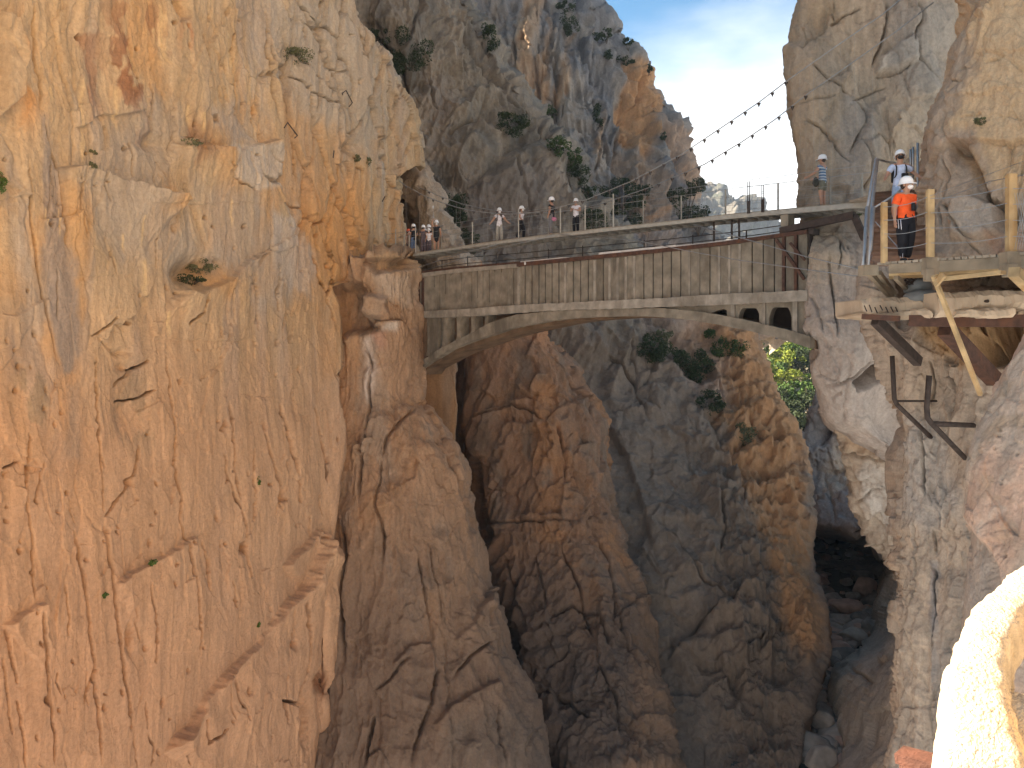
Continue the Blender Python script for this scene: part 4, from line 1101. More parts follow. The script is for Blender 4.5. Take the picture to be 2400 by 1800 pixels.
# diagonal strut of the rusty frame at the right end
p0, p1 = bpt(1822, 562, .1), bpt(1888, 655, .1)
mb.bar(p0, p1, .10, .10); mb.build('rusty_strut', RUST, bridge)
mb = MB(); mb.bar(bpt(1855, 570, .12), bpt(1890, 610, .12), .08, .08); mb.build('rusty_strut', RUST, bridge)
mb = MB(); strip(mb, list(np.linspace(974, 1896, 120)), ledT, ledB, .13, -DEP, 1.6); mb.build('ledge', CONC_L, bridge)
mb = MB(); strip(mb, list(np.linspace(974, 1216, 30)), [(x, y - 3) for x, y in topE], [(x, y + 6) for x, y in topE], .07, -DEP, .8); mb.build('coping', CONC_L, bridge)
mb = MB(); strip(mb, list(np.linspace(1214, 1893, 40)), [(x, y - 5) for x, y in topE], [(x, y + 4) for x, y in topE], .10, -.05); strip(mb, list(np.linspace(974, 1222, 12)), [(x, y - 8) for x, y in topE], [(x, y - 3.4) for x, y in topE], .02, -.1)
mb.build('top_beam', RUST, bridge)
mb = MB(); strip(mb, list(np.linspace(1405, 1585, 14)), [(x, y - 10) for x, y in topE], [(x, y - 5.2) for x, y in topE], .06, -.35, 1.2); strip(mb, list(np.linspace(1222, 1330, 8)), [(x, y - 7.5) for x, y in topE], [(x, y - 5.3) for x, y in topE], .06, -.2, .6)
strip(mb, list(np.linspace(1585, 1720, 8)), [(x, y - 7.5) for x, y in topE], [(x, y - 5.3) for x, y in topE], .06, -.2, .9)
mb.box(bpt(1234, 618, .05), (.14, .14, .12)); mb.build('dust_strip', LIME, bridge)
# arch rib, its recessed lower rib, spandrels
mb = MB(); strip(mb, list(np.linspace(977, 1900, 140)), ext, faceB, .05, -.34, 1.3); mb.build('arch_rib', CONC, bridge)
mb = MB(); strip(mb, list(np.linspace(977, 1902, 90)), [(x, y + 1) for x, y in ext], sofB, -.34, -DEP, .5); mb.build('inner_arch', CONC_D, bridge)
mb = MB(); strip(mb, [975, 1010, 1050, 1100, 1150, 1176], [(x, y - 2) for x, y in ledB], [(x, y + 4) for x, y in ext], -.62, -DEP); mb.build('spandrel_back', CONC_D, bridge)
for a, b in ((979, 996), (999, 1024), (1034, 1044), (1068, 1077), (1102, 1111), (1134, 1141)):
    mb = MB()
    n = 9
    xs_, vs_ = [], []
    for k in range(n):                                # flared foot and head
        f = k / (n - 1)
        fl = 3.5 * (max(0, .22 - f) / .22) ** 2 + 5.5 * (max(0, f - .76) / .24) ** 2
        xm = (a + b) / 2
        t_, b_ = bline(ledB, xm) - 2, bline(ext, xm) + 4
        y = t_ + (b_ - t_) * f
        for x, o in ((a - fl, -.08), (b + fl, -.08), (b + fl, -.64), (a - fl, -.64)):
            q = bpt(x, y, o); q.z = bpt(xm, y, 0).z; vs_.append(q)
    fs = [(3, 2, 1, 0)]
    for k in range(n - 1):
        for c in range(4):
            fs.append((k * 4 + c, k * 4 + (c + 1) % 4, k * 4 + 4 + (c + 1) % 4, k * 4 + 4 + c))
    fs.append(tuple((n - 1) * 4 + c for c in range(4)))
    mb.add(vs_, fs)
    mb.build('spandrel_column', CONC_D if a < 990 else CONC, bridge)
# right spandrel wall with arched openings
openings = [(1650, 1702, 722, 744), (1728, 1778, 722, 757), (1800, 1853, 720, 768)]
xs = sorted(set([1560] + list(np.linspace(1565, 1895, 140))))
mb = MB()
solid = []
for x in xs:
    op = None
    for a, b, t0, b0 in openings:
        if a <= x <= b:
            u = (x - a) / (b - a)
            arch = t0 + (b0 - t0) * .55 * (1 - min(1, min(u, 1 - u) / .22)) ** 2
            if a == 1650: arch = t0 + 18 * (1 - u) ** 1.4 + 6 * max(0, u - .8) / .2
            op = (arch, bline(ext, x) + 2)
    solid.append((x, op))
for (x0, o0), (x1, o1) in zip(solid[:-1], solid[1:]):
    tp = [(a, b - 2) for a, b in ledB]
    if o0 is None or o1 is None:
        strip(mb, [x0, x1], tp, [(a, b + 3) for a, b in ext], -.10, -.42)
    else:
        strip(mb, [x0, x1], tp, [(x0, min(o0[0], o0[1])), (x1, min(o1[0], o1[1]))], -.10, -.42)
mb.build('spandrel_wall', CONC, bridge)
for a, b in ((1712, 1721), (1784, 1793), (1857, 1868)):
    mb = MB(); strip(mb, [a, b], [(x, y - 2) for x, y in ledB], [(x, y + 3) for x, y in ext], -.02, -.2); mb.build('pilaster', CONC_L, bridge)
# far side slab of the right spandrel, near-black to put the tunnels' shade into colour
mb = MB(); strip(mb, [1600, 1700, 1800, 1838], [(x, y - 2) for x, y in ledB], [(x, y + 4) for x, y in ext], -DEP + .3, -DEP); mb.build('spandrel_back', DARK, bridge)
# masonry pier under the left springing
abx = [(838, 985, 1066), (848, 980, 1068), (868, 978, 1071), (874, 984, 1066), (900, 984, 1066), (960, 984, 1070), (1010, 990, 1066), (1060, 1000, 1060), (1120, 1030, 1080)]
rows = [[(a - 20, y, 43.4), (a, y, 43.0), (a + (b - a) * .5, y, 42.9), (b - 2, y, 43.0), (b, y, 43.2), (b - 1, y, 44.5)] for y, a, b in abx]
rows = [[(x, y - 1, Y + 2) for x, y, Y in rows[0]]] + rows
Ab = Rock(rows, 46, 90, seed=131)
Ab.relief(big=.12, flute=.0, blk=.05, mid=.06, fine=.03)
Ab.bump(1010, 852, 30, 6, .15)
Ab.base((.27, .155, .08), (.29, .165, .085), (.25, .16, .10))
o = Ab.build('abutment', ROCK, None, None); o.parent = bridge; o.matrix_parent_inverse = Matrix.Translation(-Vector(bridge.location)); del o['kind']
# thin old railing on top of the wall
mb = MB()
for dy in (12, 26):
    mb.tube([bpt(x, bline(topE, x) - 8 - dy, -.9) for x in np.linspace(985, 1825, 22)], .018, 4)
mb.build('railing', RUST_D, bridge)
for x in (1005, 1065, 1132, 1255, 1335, 1480, 1595, 1706, 1722):
    mb = MB(); mb.tube([bpt(x, bline(topE, x) - 4, -.9), bpt(x, bline(topE, x) - (38 if x < 1700 else 34), -.9)], .03 if x > 1700 else .022, 5); mb.build('railing_post', RUST_D, bridge)

# ------------------------------------------------------------------ the suspension footbridge
fL, fR = P(865, 606, 44.0), P(2030, 478, 26.0)
def fpt(px, py, out=0.0):
    k = (px - CX) / F
    d = Vector((fR.x - fL.x, fR.y - fL.y, 0)).normalized()
    s = (k * fL.y - fL.x) / (d.x - k * d.y)
    q = fL + d * s
    nrm = Vector((d.y, -d.x, 0))
    if nrm.y > 0: nrm = -nrm
    return Vector((q.x, q.y, (HY - py) / F * q.y)) + nrm * out
deckT = [(862, 606), (900, 601), (955, 595), (1000, 588), (1075, 577), (1150, 566), (1250, 553), (1330, 544), (1400, 535), (1500, 525), (1600, 514), (1700, 502), (1800, 493), (1912, 482), (2030, 471)]
deckB = [(862, 617), (900, 608), (955, 603), (1000, 596), (1075, 584), (1150, 574), (1250, 562), (1330, 553), (1400, 545), (1500, 534), (1600, 524), (1700, 514), (1800, 505), (1912, 496), (2030, 486)]
fb = empty('suspension_footbridge', (fL + fR) / 2)
tag(fb, 'narrow grey suspension footbridge on steel cables crossing above the arch bridge', 'footbridge', kind='thing')
def fstrip(mb, xs, tp, bt, o0, o1):
    vs_ = []
    for x in xs:
        t_, b_ = bline(tp, x), bline(bt, x)
        a, b = fpt(x, t_), fpt(x, b_)
        za, zb = a.z, b.z
        for z, o in ((za, o0), (zb, o0), (za, o1), (zb, o1)):
            q = fpt(x, t_, o); q.z = z; vs_.append(q)
    fs, n = [], len(xs)
    for k in range(n - 1):
        a, b = k * 4, k * 4 + 4
        fs += [(a, a + 1, b + 1, b), (a + 2, b + 2, b + 3, a + 3), (a, b, b + 2, a + 2), (a + 1, a + 3, b + 3, b + 1)]
    fs += [(0, 2, 3, 1), ((n - 1) * 4, (n - 1) * 4 + 1, (n - 1) * 4 + 3, (n - 1) * 4 + 2)]
    mb.add(vs_, fs)
DK = 1.15
xs = list(np.linspace(862, 2040, 40))
mid = [(x, y + 2.5) for x, y in deckT]
mb = MB(); fstrip(mb, xs, deckT, mid, 0, -DK); mb.build('deck', PLANK, fb)
mb = MB(); fstrip(mb, xs, mid, deckB, .05, -.06); fstrip(mb, xs, mid, deckB, -DK + .06, -DK - .05); mb.build('edge_beam', STEEL_D, fb)
mb = MB()
for x in np.linspace(880, 2020, 46): mb.bar(fpt(x, bline(deckB, x) - 3, .0), fpt(x, bline(deckB, x) - 3, -DK), .09, .09)
mb.build('cross_beams', STEEL_D, fb)
c1 = [(940, 424), (952, 434), (1000, 460), (1040, 475), (1075, 486), (1110, 494), (1150, 499), (1200, 502), (1250, 499), (1300, 490), (1380, 467), (1480, 426), (1600, 362), (1700, 295), (1780, 241), (1852, 186), (1960, 110), (2068, 36), (2160, -40)]
c2 = [(940, 440), (960, 447), (985, 459), (1040, 478), (1090, 489), (1130, 495), (1170, 498), (1230, 499), (1300, 493), (1380, 474), (1480, 440), (1612, 385), (1700, 333), (1780, 280), (1855, 222), (1960, 150), (2068, 75), (2160, 5)]
for cpts, o in ((c1, .10), (c2, -DK - .10)):
    q = [fpt(x, y, o) for x, y in cpts]
    for a, (x, y) in zip(q, cpts):
        a.z = (HY - y) / F * a.y
    mb = MB(); mb.tube(q, .021, 6); cb = mb.build('main_cable', CABLE, fb, True)
    # clamps and hangers
    L = 34
    for k in range(L):
        t = k / (L - 1)
        xx = 955 + t * (2005 - 955) + (8 if o < 0 else 0)
        yy = bline(cpts, xx)
        top_ = fpt(xx, yy, o); top_.z = (HY - yy) / F * top_.y
        bot = fpt(xx, bline(deckT, xx), o * .8 if o > 0 else o); bot.z = fpt(xx, bline(deckT, xx)).z
        mb = MB(); mb.tube([top_, bot], .0035, 4)
        s = .11
        h = mb.build('hanger', CABLE, fb)
        
        if xx > 1858: continue
        m2 = MB(); m2.prism([top_ + Vector((-.07, 0, -.02)), top_ + Vector((.07, 0, -.02)), top_ + Vector((.0, 0, -.17))], (0, .05, 0)); m2.build('clamp', RUST_D, h)
posts_n = [955, 978, 1110, 1216, 1315, 1437, 1560, 1680, 1790, 1920]
for x, h in ((822, 70), (905, 55), (928, 62), (975, 60), (948, 48), (960, 44), (1108, 52), (1216, 70), (1314, 62), (1372, 58), (1438, 78)):
    if x < 862: continue
    b0 = fpt(x, bline(deckT, x) + 1, .02); t0 = b0.copy(); t0.z += h / F * b0.y
    mb = MB(); mb.bar(b0, t0, .07, .05); mb.build('railing_post', STEEL_D, fb)
for x in (995, 1125, 1246, 1380, 1470, 1560, 1665, 1790, 1915, 1990):
    b0 = fpt(x, bline(deckT, x) + 1, -DK); b0.z = fpt(x, bline(deckT, x)).z; t0 = b0.copy(); t0.z += 1.15
    mb = MB(); mb.bar(b0, t0, .06, .05); mb.build('railing_post', STEEL_D, fb)
for o in (.03, -DK - .03):
    for hh in (.3, .6, .9, 1.15):
        q = []
        for x in np.linspace(900, 2030, 30):
            a = fpt(x, bline(deckT, x), o); a.z = fpt(x, bline(deckT, x)).z + hh; q.append(a)
        mb = MB(); mb.tube(q, .006 if hh < 1 else .010, 4); mb.build('rail_wire', CABLE, fb)
# wind stays under the deck
for pts in ([(1310, 550, 0), (1400, 556, -.3), (1500, 565, 0), (1620, 590, .6), (1740, 611, 1.2), (1890, 632, 1.8), (2015, 648, 2.2)], [(1500, 531, 0), (1570, 538, 0), (1625, 527, .4), (1735, 557, .9), (1890, 602, 1.7), (2016, 631, 2.2)],
            [(1165, 573, 0), (1080, 594, .2), (1000, 620, .2), (905, 652, .1)], [(1300, 552, 0), (1150, 585, -.3), (1040, 620, -.3), (972, 640, -.3)]):
    pts = [p for p in pts if not (p[0] == 1500 and p[1] == 531) and not (p[0] == 1570 and p[1] == 538)]
    q = []
    for x, y, o in pts:
        a = P(x, y, fpt(x, y).y - .15 - o); q.append(a)
    mb = MB(); mb.tube(q, .018, 5); mb.build('wind_stay', CABLE, fb, True)
# end frame at the right: stub column, old bracket beam
mb = MB()
mb.hexa([fpt(1830, 532, .02), fpt(1848, 532, .02), fpt(1848, 532, -.5), fpt(1830, 532, -.5), fpt(1830, 504, .02), fpt(1848, 502, .02), fpt(1848, 502, -.5), fpt(1830, 504, -.5)])
mb.build('end_support', CONC, fb)
mb = MB(); mb.bar(fpt(1828, 541, -.1), fpt(2000, 503, -.1), .3, .22); mb.bar(fpt(2000, 505, -.1), fpt(2024, 560, -.1), .2, .2); mb.bar(fpt(1826, 545, -.3), fpt(1905, 541, -.3), .5, .2); mb.build('bracket_beam', RUST_D, fb)
mb = MB(); mb.bar(fpt(860, 622, -.2), fpt(905, 612, -.2), .5, .2); mb.build('end_plate', STEEL_D, fb)
# slim uprights beside the deck
for x, h in ((1755, 74), (1759, 75), (1788, 64), (1792, 64)):
    b0 = fpt(x, bline(deckT, x) + 4, .08); t0 = b0.copy(); t0.z += h / F * b0.y
    mb = MB(); mb.tube([b0, t0], .016, 5)
    m = b0.copy(); m.z += .45
    mb.tube([b0, m], .03, 5); mb.build('upright_rod', RUST_D, fb)
for x in (1664, 1706, 1723):
    b0 = fpt(x, bline(deckB, x), -.3); t0 = b0.copy(); t0.z -= .75
    mb = MB(); mb.bar(b0, t0, .06, .06); mb.build('hanging_post', RUST_D, fb)

# ------------------------------------------------------------------ boardwalk, stair, posts on the right
bw = empty('boardwalk', P(2230, 612, 14.2))
tag(bw, 'timber boardwalk on pine brackets bolted to the rock on the right', 'boardwalk', kind='thing')
Z0 = 1.55
def q2(px, Y, z): return Vector(((px - CX) / F * Y, Y, z))
front = [(2020, 15.6), (2085, 15.0), (2168, 14.6), (2190, 14.5), (2355, 13.75), (2378, 13.6), (2520, 12.9)]
def fY(px): return float(np.interp(px, [p[0] for p in front], [p[1] for p in front]))
# planks run from the edge back to the rock
x = 2056.0
while x < 2500:
    w_ = 16.5
    ya, yb = fY(x), fY(x + w_)
    a, b = q2(x, ya - .03 - .05 * rnd.random(), Z0), q2(x + w_ - 3.2, yb - .03 - .05 * rnd.random(), Z0)
    bk = 2.3
    nrm = Vector((b.y - a.y, -(b.x - a.x), 0)).normalized()
    if nrm.y < 0: nrm = -nrm
    mb = MB()
    dz = Vector((0, 0, .045))
    mb.hexa([a - dz, b - dz, b + nrm * bk - dz, a + nrm * bk - dz, a, b, b + nrm * bk, a + nrm * bk])
    mb.build('plank', PLANK, bw)
    x += w_
for a, b, zt, zb in ((2085, 2166, Z0 - .05, Z0 - .22), (2192, 2352, Z0 - .05, Z0 - .24), (2384, 2520, Z0 - .05, Z0 - .26)):
    for off in (0, .55, 1.3):
        mb = MB(); pa, pb = q2(a, fY(a) + off, (zt + zb) / 2), q2(b, fY(b) + off, (zt + zb) / 2)
        mb.bar(pa, pb, .10, zt - zb); mb.build('fascia_beam' if off == 0 else 'joist', GREYW if off == 0 else PINE, bw)
# bolted post shoes and posts
for px, hh, wd, mt in ((2072, 1.14, .10, PINE), (2180, 1.27, .115, PINE), (2370, 1.36, .14, PINE)):
    y_ = fY(px) - .06
    mb = MB(); mb.box(q2(px, y_, Z0 + hh / 2 - .02), (wd, wd * .9, hh)); po = mb.build('post', mt, bw, bevel=.008)
    if px > 2100:
        mb = MB()
        mb.box(q2(px, y_ + .02, Z0 - .13), (wd * 2.0, wd * 1.9, .30)); mb.box(q2(px - 3, y_ - .06, Z0 - .30), (wd * 1.3, wd * 1.2, .22))
        mb.build('post_shoe', GREYW, bw, bevel=.01)
# slanting struts
st = [((2183, 14.35, 1.28), (2232, 15.2, -.62), .12, PINE), ((2232, 15.2, -.62), (2294, 16.2, -1.05), .10, PINE)]
mb = MB(); mb.bar(q2(2188, 14.25, 1.22), P(2298, 925, 15.3), .07, .07); mb.build('strut', PINE, bw)
mb = MB(); mb.bar(q2(2376, 13.0, 1.18), P(2440, 700, 13.9), .16, .16); mb.build('strut', PINE, bw)
mb = MB(); mb.bar(q2(2200, 14.3, 1.16), q2(2352, 13.3, 1.2), .16, .06); mb.bar(q2(2192, 14.2, 1.06), q2(2212, 14.0, 1.22), .05, .10); mb.build('underside_board', PINE, bw)
mb = MB(); mb.bar(P(2032, 632, 16), P(2090, 696, 16.6), .09, .13); mb.bar(P(2060, 640, 16), P(2096, 690, 16.8), .08, .1); mb.bar(P(2100, 650, 15.6), P(2140, 690, 16.6), .08, .1); mb.box(P(2035, 634, 15.9), (.28, .3, .2)); mb.build('strut', GREYW, bw)
# rail wires
for hh in (.28, .55, .82, 1.08):
    for a, b in ((2072, 2180), (2180, 2370), (2370, 2520)):
        pa, pb = q2(a, fY(a) - .1, Z0 + hh * (1 if a > 2100 else .95)), q2(b, fY(b) - .1, Z0 + hh * 1.04)
        pts = [pa.lerp(pb, t) - Vector((0, 0, .05 * math.sin(math.pi * t))) for t in np.linspace(0, 1, 7)]
        mb = MB(); mb.tube(pts, .006, 4); mb.build('rail_wire', CABLE, bw)
mb = MB()
for k in range(26):
    px = 2378 + k * 5.5
    mb.tube([q2(px, fY(px) - .1, Z0 + .05), q2(px + 26, fY(px + 26) - .1, Z0 + 1.0)], .003, 3)
    mb.tube([q2(px + 26, fY(px + 26) - .1, Z0 + .05), q2(px, fY(px) - .1, Z0 + 1.0)], .003, 3)
mb.build('wire_mesh', CABLE, bw)
mb = MB(); mb.tube([q2(2180, 14.2, Z0 + 1.08), P(2290, 418, 15.5), P(2420, 370, 16.6)], .007, 4); mb.tube([P(2200, 470, 14.6), P(2320, 425, 15.5), P(2400, 410, 13.5)], .007, 4); mb.build('rail_wire', CABLE, bw)

stair = empty('stair', P(2075, 560, 18))
tag(stair, 'steep brown timber stair rising from the boardwalk to the footbridge', 'stair', kind='thing')
sA = (Vector((7.12, 15.9, Z0)), Vector((8.15, 15.7, Z0)))
sB = (Vector((11.05, 24.6, 4.56)), Vector((12.25, 24.2, 4.56)))
N_ = 15
for k in range(N_):
    t = k / N_; t2 = (k + 1) / N_
    a0, b0 = sA[0].lerp(sB[0], t), sA[1].lerp(sB[1], t); a1, b1 = sA[0].lerp(sB[0], t2), sA[1].lerp(sB[1], t2)
    z0, z1 = a0.z, a1.z
    mb = MB()
    mb.hexa([Vector((a0.x, a0.y, z1 - .05)), Vector((b0.x, b0.y, z1 - .05)), Vector((b1.x, b1.y, z1 - .05)), Vector((a1.x, a1.y, z1 - .05)), Vector((a0.x, a0.y - .04, z1)), Vector((b0.x, b0.y - .04, z1)), Vector((b1.x, b1.y, z1)), Vector((a1.x, a1.y, z1))])
    mb.build('tread', PLANK_R, stair)
    mb = MB(); mb.hexa([Vector((p.x, p.y + d, z)) for z in (z0, z1 - .05) for p, d in ((a0, .0), (b0, .0), (b0, .03), (a0, .03))]); mb.build('riser', PLANK_R, stair)
for i_ in (0, 1):
    mb = MB(); mb.bar(sA[i_] + Vector((0, 0, -.05)), sB[i_] + Vector((0, 0, -.05)), .06, .28); mb.build('stringer', PLANK_R, stair)
mb = MB(); mb.hexa([fpt(1990, 476, 0), sB[0], sB[1], fpt(2040, 471, -DK), fpt(1990, 475, 0) + Vector((0, 0, .06)), sB[0] + Vector((0, 0, .06)), sB[1] + Vector((0, 0, .06)), fpt(2040, 470, -DK) + Vector((0, 0, .06))]); mb.build('landing', PLANK, stair)
# steel handrail frames
def rail(pts, r=.035, nm='handrail'):
    mb = MB(); mb.tube(pts, r, 8); return mb.build(nm, STEEL, stair, True)
rail([P(2033, 486, 17.6), P(2053, 374, 19.5)], .035); rail([P(2022, 640, 16.6), P(2033, 486, 17.6)], .045, 'rail_post')
rail([P(2056, 374, 19.7), P(2043, 486, 18.6), P(2036, 640, 17.4)], .045, 'rail_post'); rail([P(2053, 372, 19.6), P(2078, 379, 22), P(2110, 384, 24.2)], .03)
rail([P(2046, 487, 17.0), P(2036, 640, 16.4)], .05, 'rail_post'); rail([P(2046, 489, 17.0), P(2100, 455, 17.2), P(2135, 420, 18.5)], .022)
for x, y0, y1, Y in ((2151, 335, 560, 20.5), (2140, 345, 420, 22.5), (2134, 350, 410, 23.5)): rail([P(x, y1, Y), P(x, y0, Y)], .035, 'rail_post')
mb = MB(); mb.tube([P(2052, 520, 16.6), P(2105, 580, 15.9)], .012, 5); mb.build('brace_wire', CABLE, stair)

# ------------------------------------------------------------------ the old path: slab on rusty beams
op = empty('old_path', P(2200, 720, 15))
tag(op, 'broken pale concrete slab of the old path on rusty beams under the boardwalk', 'path slab', kind='thing')
def slab(name, segs, mat, jit=.03, depth=1.3, seed=1):
    """segs: px, top py, bottom py, Y"""
    r_ = random.Random(seed); n = 0; vs_ = []
    X_ = np.linspace(segs[0][0], segs[-1][0], max(8, int((segs[-1][0] - segs[0][0]) / 5)))
    for x in X_:
        t_, b_, Y_ = (float(np.interp(x, [s[0] for s in segs], [s[k] for s in segs])) for k in (1, 2, 3))
        j = lambda: (r_.random() - .5) * jit
        a, b = P(x, t_, Y_), P(x, b_, Y_)
        bul = .06
        m1 = a.lerp(b, .25) + Vector((0, -bul, 0)); m2 = a.lerp(b, .75) + Vector((0, -bul, 0))
        for p in (a + Vector((0, depth, 0)), a + Vector((0, .05, 0)), m1, m2, b + Vector((0, .05, 0)), b + Vector((0, depth, 0))):
            vs_.append(p)
    n = len(X_); fs = []
    for k in range(n - 1):
        for c in range(6):
            fs.append((k * 6 + c, k * 6 + (c + 1) % 6, k * 6 + 6 + (c + 1) % 6, k * 6 + 6 + c))
    fs += [(0, 1, 2, 3, 4, 5), tuple((n - 1) * 6 + c for c in (5, 4, 3, 2, 1, 0))]
    V_ = np.array([v[:] for v in vs_], np.float32)
    V_ += np.stack([.05 * fbm(V_ * 4 + k * 7, 4, seed + k) for k in range(3)], -1) + np.stack([.03 * fbm(V_ * 15 + k * 7, 3, seed + 9 + k) for k in range(3)], -1)
    mb = MB(); mb.add([Vector(v) for v in V_.tolist()], fs)
    return mb.build(name, mat, op)
TANC = plain('tan_concrete', (.46, .355, .25), .93, var=.2, scale=1.6, bump=.5, stain=(.36, .26, .17), spec=.12)
slab('slab', [(2016, 703, 738, 16.6), (2040, 700, 742, 16.3), (2090, 697, 740, 16.0), (2150, 695, 738, 15.7), (2158, 705, 735, 15.7)], TANC, seed=2)
slab('slab_lip', [(2016, 737, 741, 16.5), (2050, 740, 744, 16.2), (2110, 727, 746, 15.8), (2180, 722, 748, 15.2), (2186, 730, 746, 15.2)], TANC, seed=3)
slab('slab', [(2196, 686, 746, 15.1), (2230, 685, 742, 14.9), (2300, 684, 724, 14.6), (2360, 682, 722, 14.3), (2480, 678, 722, 13.6)], TANC, seed=4)
slab('slab_lip', [(2236, 724, 744, 14.8), (2300, 722, 744, 14.5), (2374, 720, 742, 14.1), (2378, 722, 740, 14.1)], TANC, seed=5)
mb = MB()
for k in range(9): 
    p = P(2024 + k * 12.2 + rnd.random() * 3, 714 + rnd.random() * 6, 15.9); mb = MB(); mb.tube([p, p + Vector((.03, -.05, -.10 - .05 * rnd.random()))], .012, 5); mb.build('rebar_stub', RUST_D, op)
for x, y, r in ((2312, 706, .03), (2343, 707, .06), (2398, 704, .035)):
    mb = MB(); mb.tube([P(x, y, 14.5) + Vector((0, -.04, 0)), P(x, y, 14.5) + Vector((0, .3, 0))], r, 10); mb.build('drain_hole', DARK, op)
for a, b, w_ in (((2020, 742, 16.0), (2110, 747, 15.7), .10), ((2136, 752, 15.6), (2420, 752, 14.2), .22)):
    mb = MB(); mb.bar(P(*a), P(*b), .3, w_); mb.build('beam', RUST, op)
mb = MB(); mb.bar(P(2052, 750, 15.9), P(2152, 848, 17.0), .16, .2); mb.build('brace', RUST_D, op)
mb = MB(); mb.bar(P(2215, 770, 15.4), P(2330, 890, 16.6), .24, .28); mb.build('brace', RUST, op)

# grey sacks and a chain left under the boardwalk
SACK = plain('grey_tarpaulin', (.20, .205, .20), .7, var=.2, scale=5, bump=.3)
def lump(name, c, s, mat, seed, sub=3, parent=None, amp=.18, flat=None):
    bm = bmesh.new(); bmesh.ops.create_icosphere(bm, subdivisions=sub, radius=1)
    v = np.array([x.co[:] for x in bm.verts], np.float32)
    d = 1 + amp * fbm(v * 1.3 + seed * 9.1, 3, seed) + amp * .35 * fbm(v * 4 + seed, 2, seed + 1)
    if flat:
        rr = random.Random(seed)
        for _ in range(flat):
            n_ = Vector((rr.uniform(-1, 1), rr.uniform(-1, 1), rr.uniform(-1, 1))).normalized(); n_ = np.array(n_); k = rr.uniform(.55, .85)
            h = (v * d[:, None]) @ n_
            over = np.maximum(h - k, 0); vv_ = v * d[:, None] - over[:, None] * n_ * .92; d = np.linalg.norm(vv_, axis=1); v = vv_ / d[:, None]
    for x, a, dd in zip(bm.verts, v, d): x.co = Vector((a[0] * s[0], a[1] * s[1], a[2] * s[2])) * float(dd)
    me = bpy.data.meshes.new(name); bm.to_mesh(me); bm.free()
    o = link(name, me, mat, parent, smooth=True)
    if parent is None: o.location = c
    return o
t = lump('tarpaulin', P(2165, 697, 15.9), (.36, .35, .16), SACK, 5); tag(t, 'grey bundled tarpaulin lying on the old slab beside the pine strut', 'tarpaulin')
t = lump('sack', P(2150, 672, 16.2), (.26, .3, .18), SACK, 8); tag(t, 'small grey sack lying behind the bundled tarpaulin below the boardwalk', 'sack')
mb = MB()
for k in range(9):
    c = P(2122 + k * 5, 662 - (k % 2) * 4, 16.0); ring = [c + Vector((.05 * math.cos(a), 0.02 * (k % 2), .04 * math.sin(a))) for a in np.linspace(0, 2 * math.pi, 9)]
    mb.tube(ring, .014, 4)
tag(mb.build('chain', RUST_D), 'dark rusty chain hanging over the grey sack under the boardwalk', 'chain')

# bent iron brackets on the lower cliff
for pts, r, lab in (([[(2091, 834, 17.3), (2096, 935, 17.3), (2102, 948, 17.3)], [(2102, 948, 17.3), (2190, 1033, 18.2)], [(2100, 940, 17.3), (2195, 940, 18.0)]], .05, 'bent rusty iron bracket with a thin crossbar, nearer the dark hole in the cliff'),
                    ([[(2178, 880, 16.0), (2172, 955, 16.0), (2174, 980, 16.0), (2184, 993, 16.0)], [(2184, 993, 16.0), (2262, 1074, 17.0)], [(2184, 993, 16.0), (2284, 997, 17.0)]], .055, 'bent rusty iron bracket with a thick level arm, closer to the pink rock shoulder')):
    b = empty('iron_bracket', P(*pts[0][0])); tag(b, lab, 'bracket', 'bent iron brackets on the lower cliff')
    for nm, q in zip(('upright', 'diagonal', 'arm'), pts):
        mb = MB()
        rr = r if not (nm == 'arm' and r < .052) else .025
        mb.tube([P(*p) for p in q], rr, 6); mb.build(nm, RUST_D, b, True)
# hooked rods drilled into the left wall
for pts, lab in (([(666, 300), (674, 287), (697, 318), (690, 324)], 'thin bent iron rod stuck in the wall above the pale blocks'), ([(803, 222), (802, 219), (811, 212), (826, 241), (818, 250)], 'thin bent iron rod high on the wall beneath the stacked blocks'),
                 ([(873, 655), (874, 652), (877, 690)], 'thin iron rod hanging on pale rock below the footbridge end'), ([(781, 370), (783, 353)], 'short straight iron rod in the wall beside two grey tufts'), ([(896, 472), (902, 461)], 'short tilted iron rod low on the wall over the red helmet')):
    q = []
    for k, (x, y) in enumerate(pts):
        Yb = wallY(x) * (1.02 if y < 560 else 1.0)
        if y > 600: Yb = 41.3
        q.append(P(x, y, Yb - (.5 if 0 < k < len(pts) - 1 else .3)))
    mb = MB(); mb.tube(q, .028, 5); tag(mb.build('iron_rod', RUST_D), lab, 'rod', 'iron rods fixed in the ochre wall')

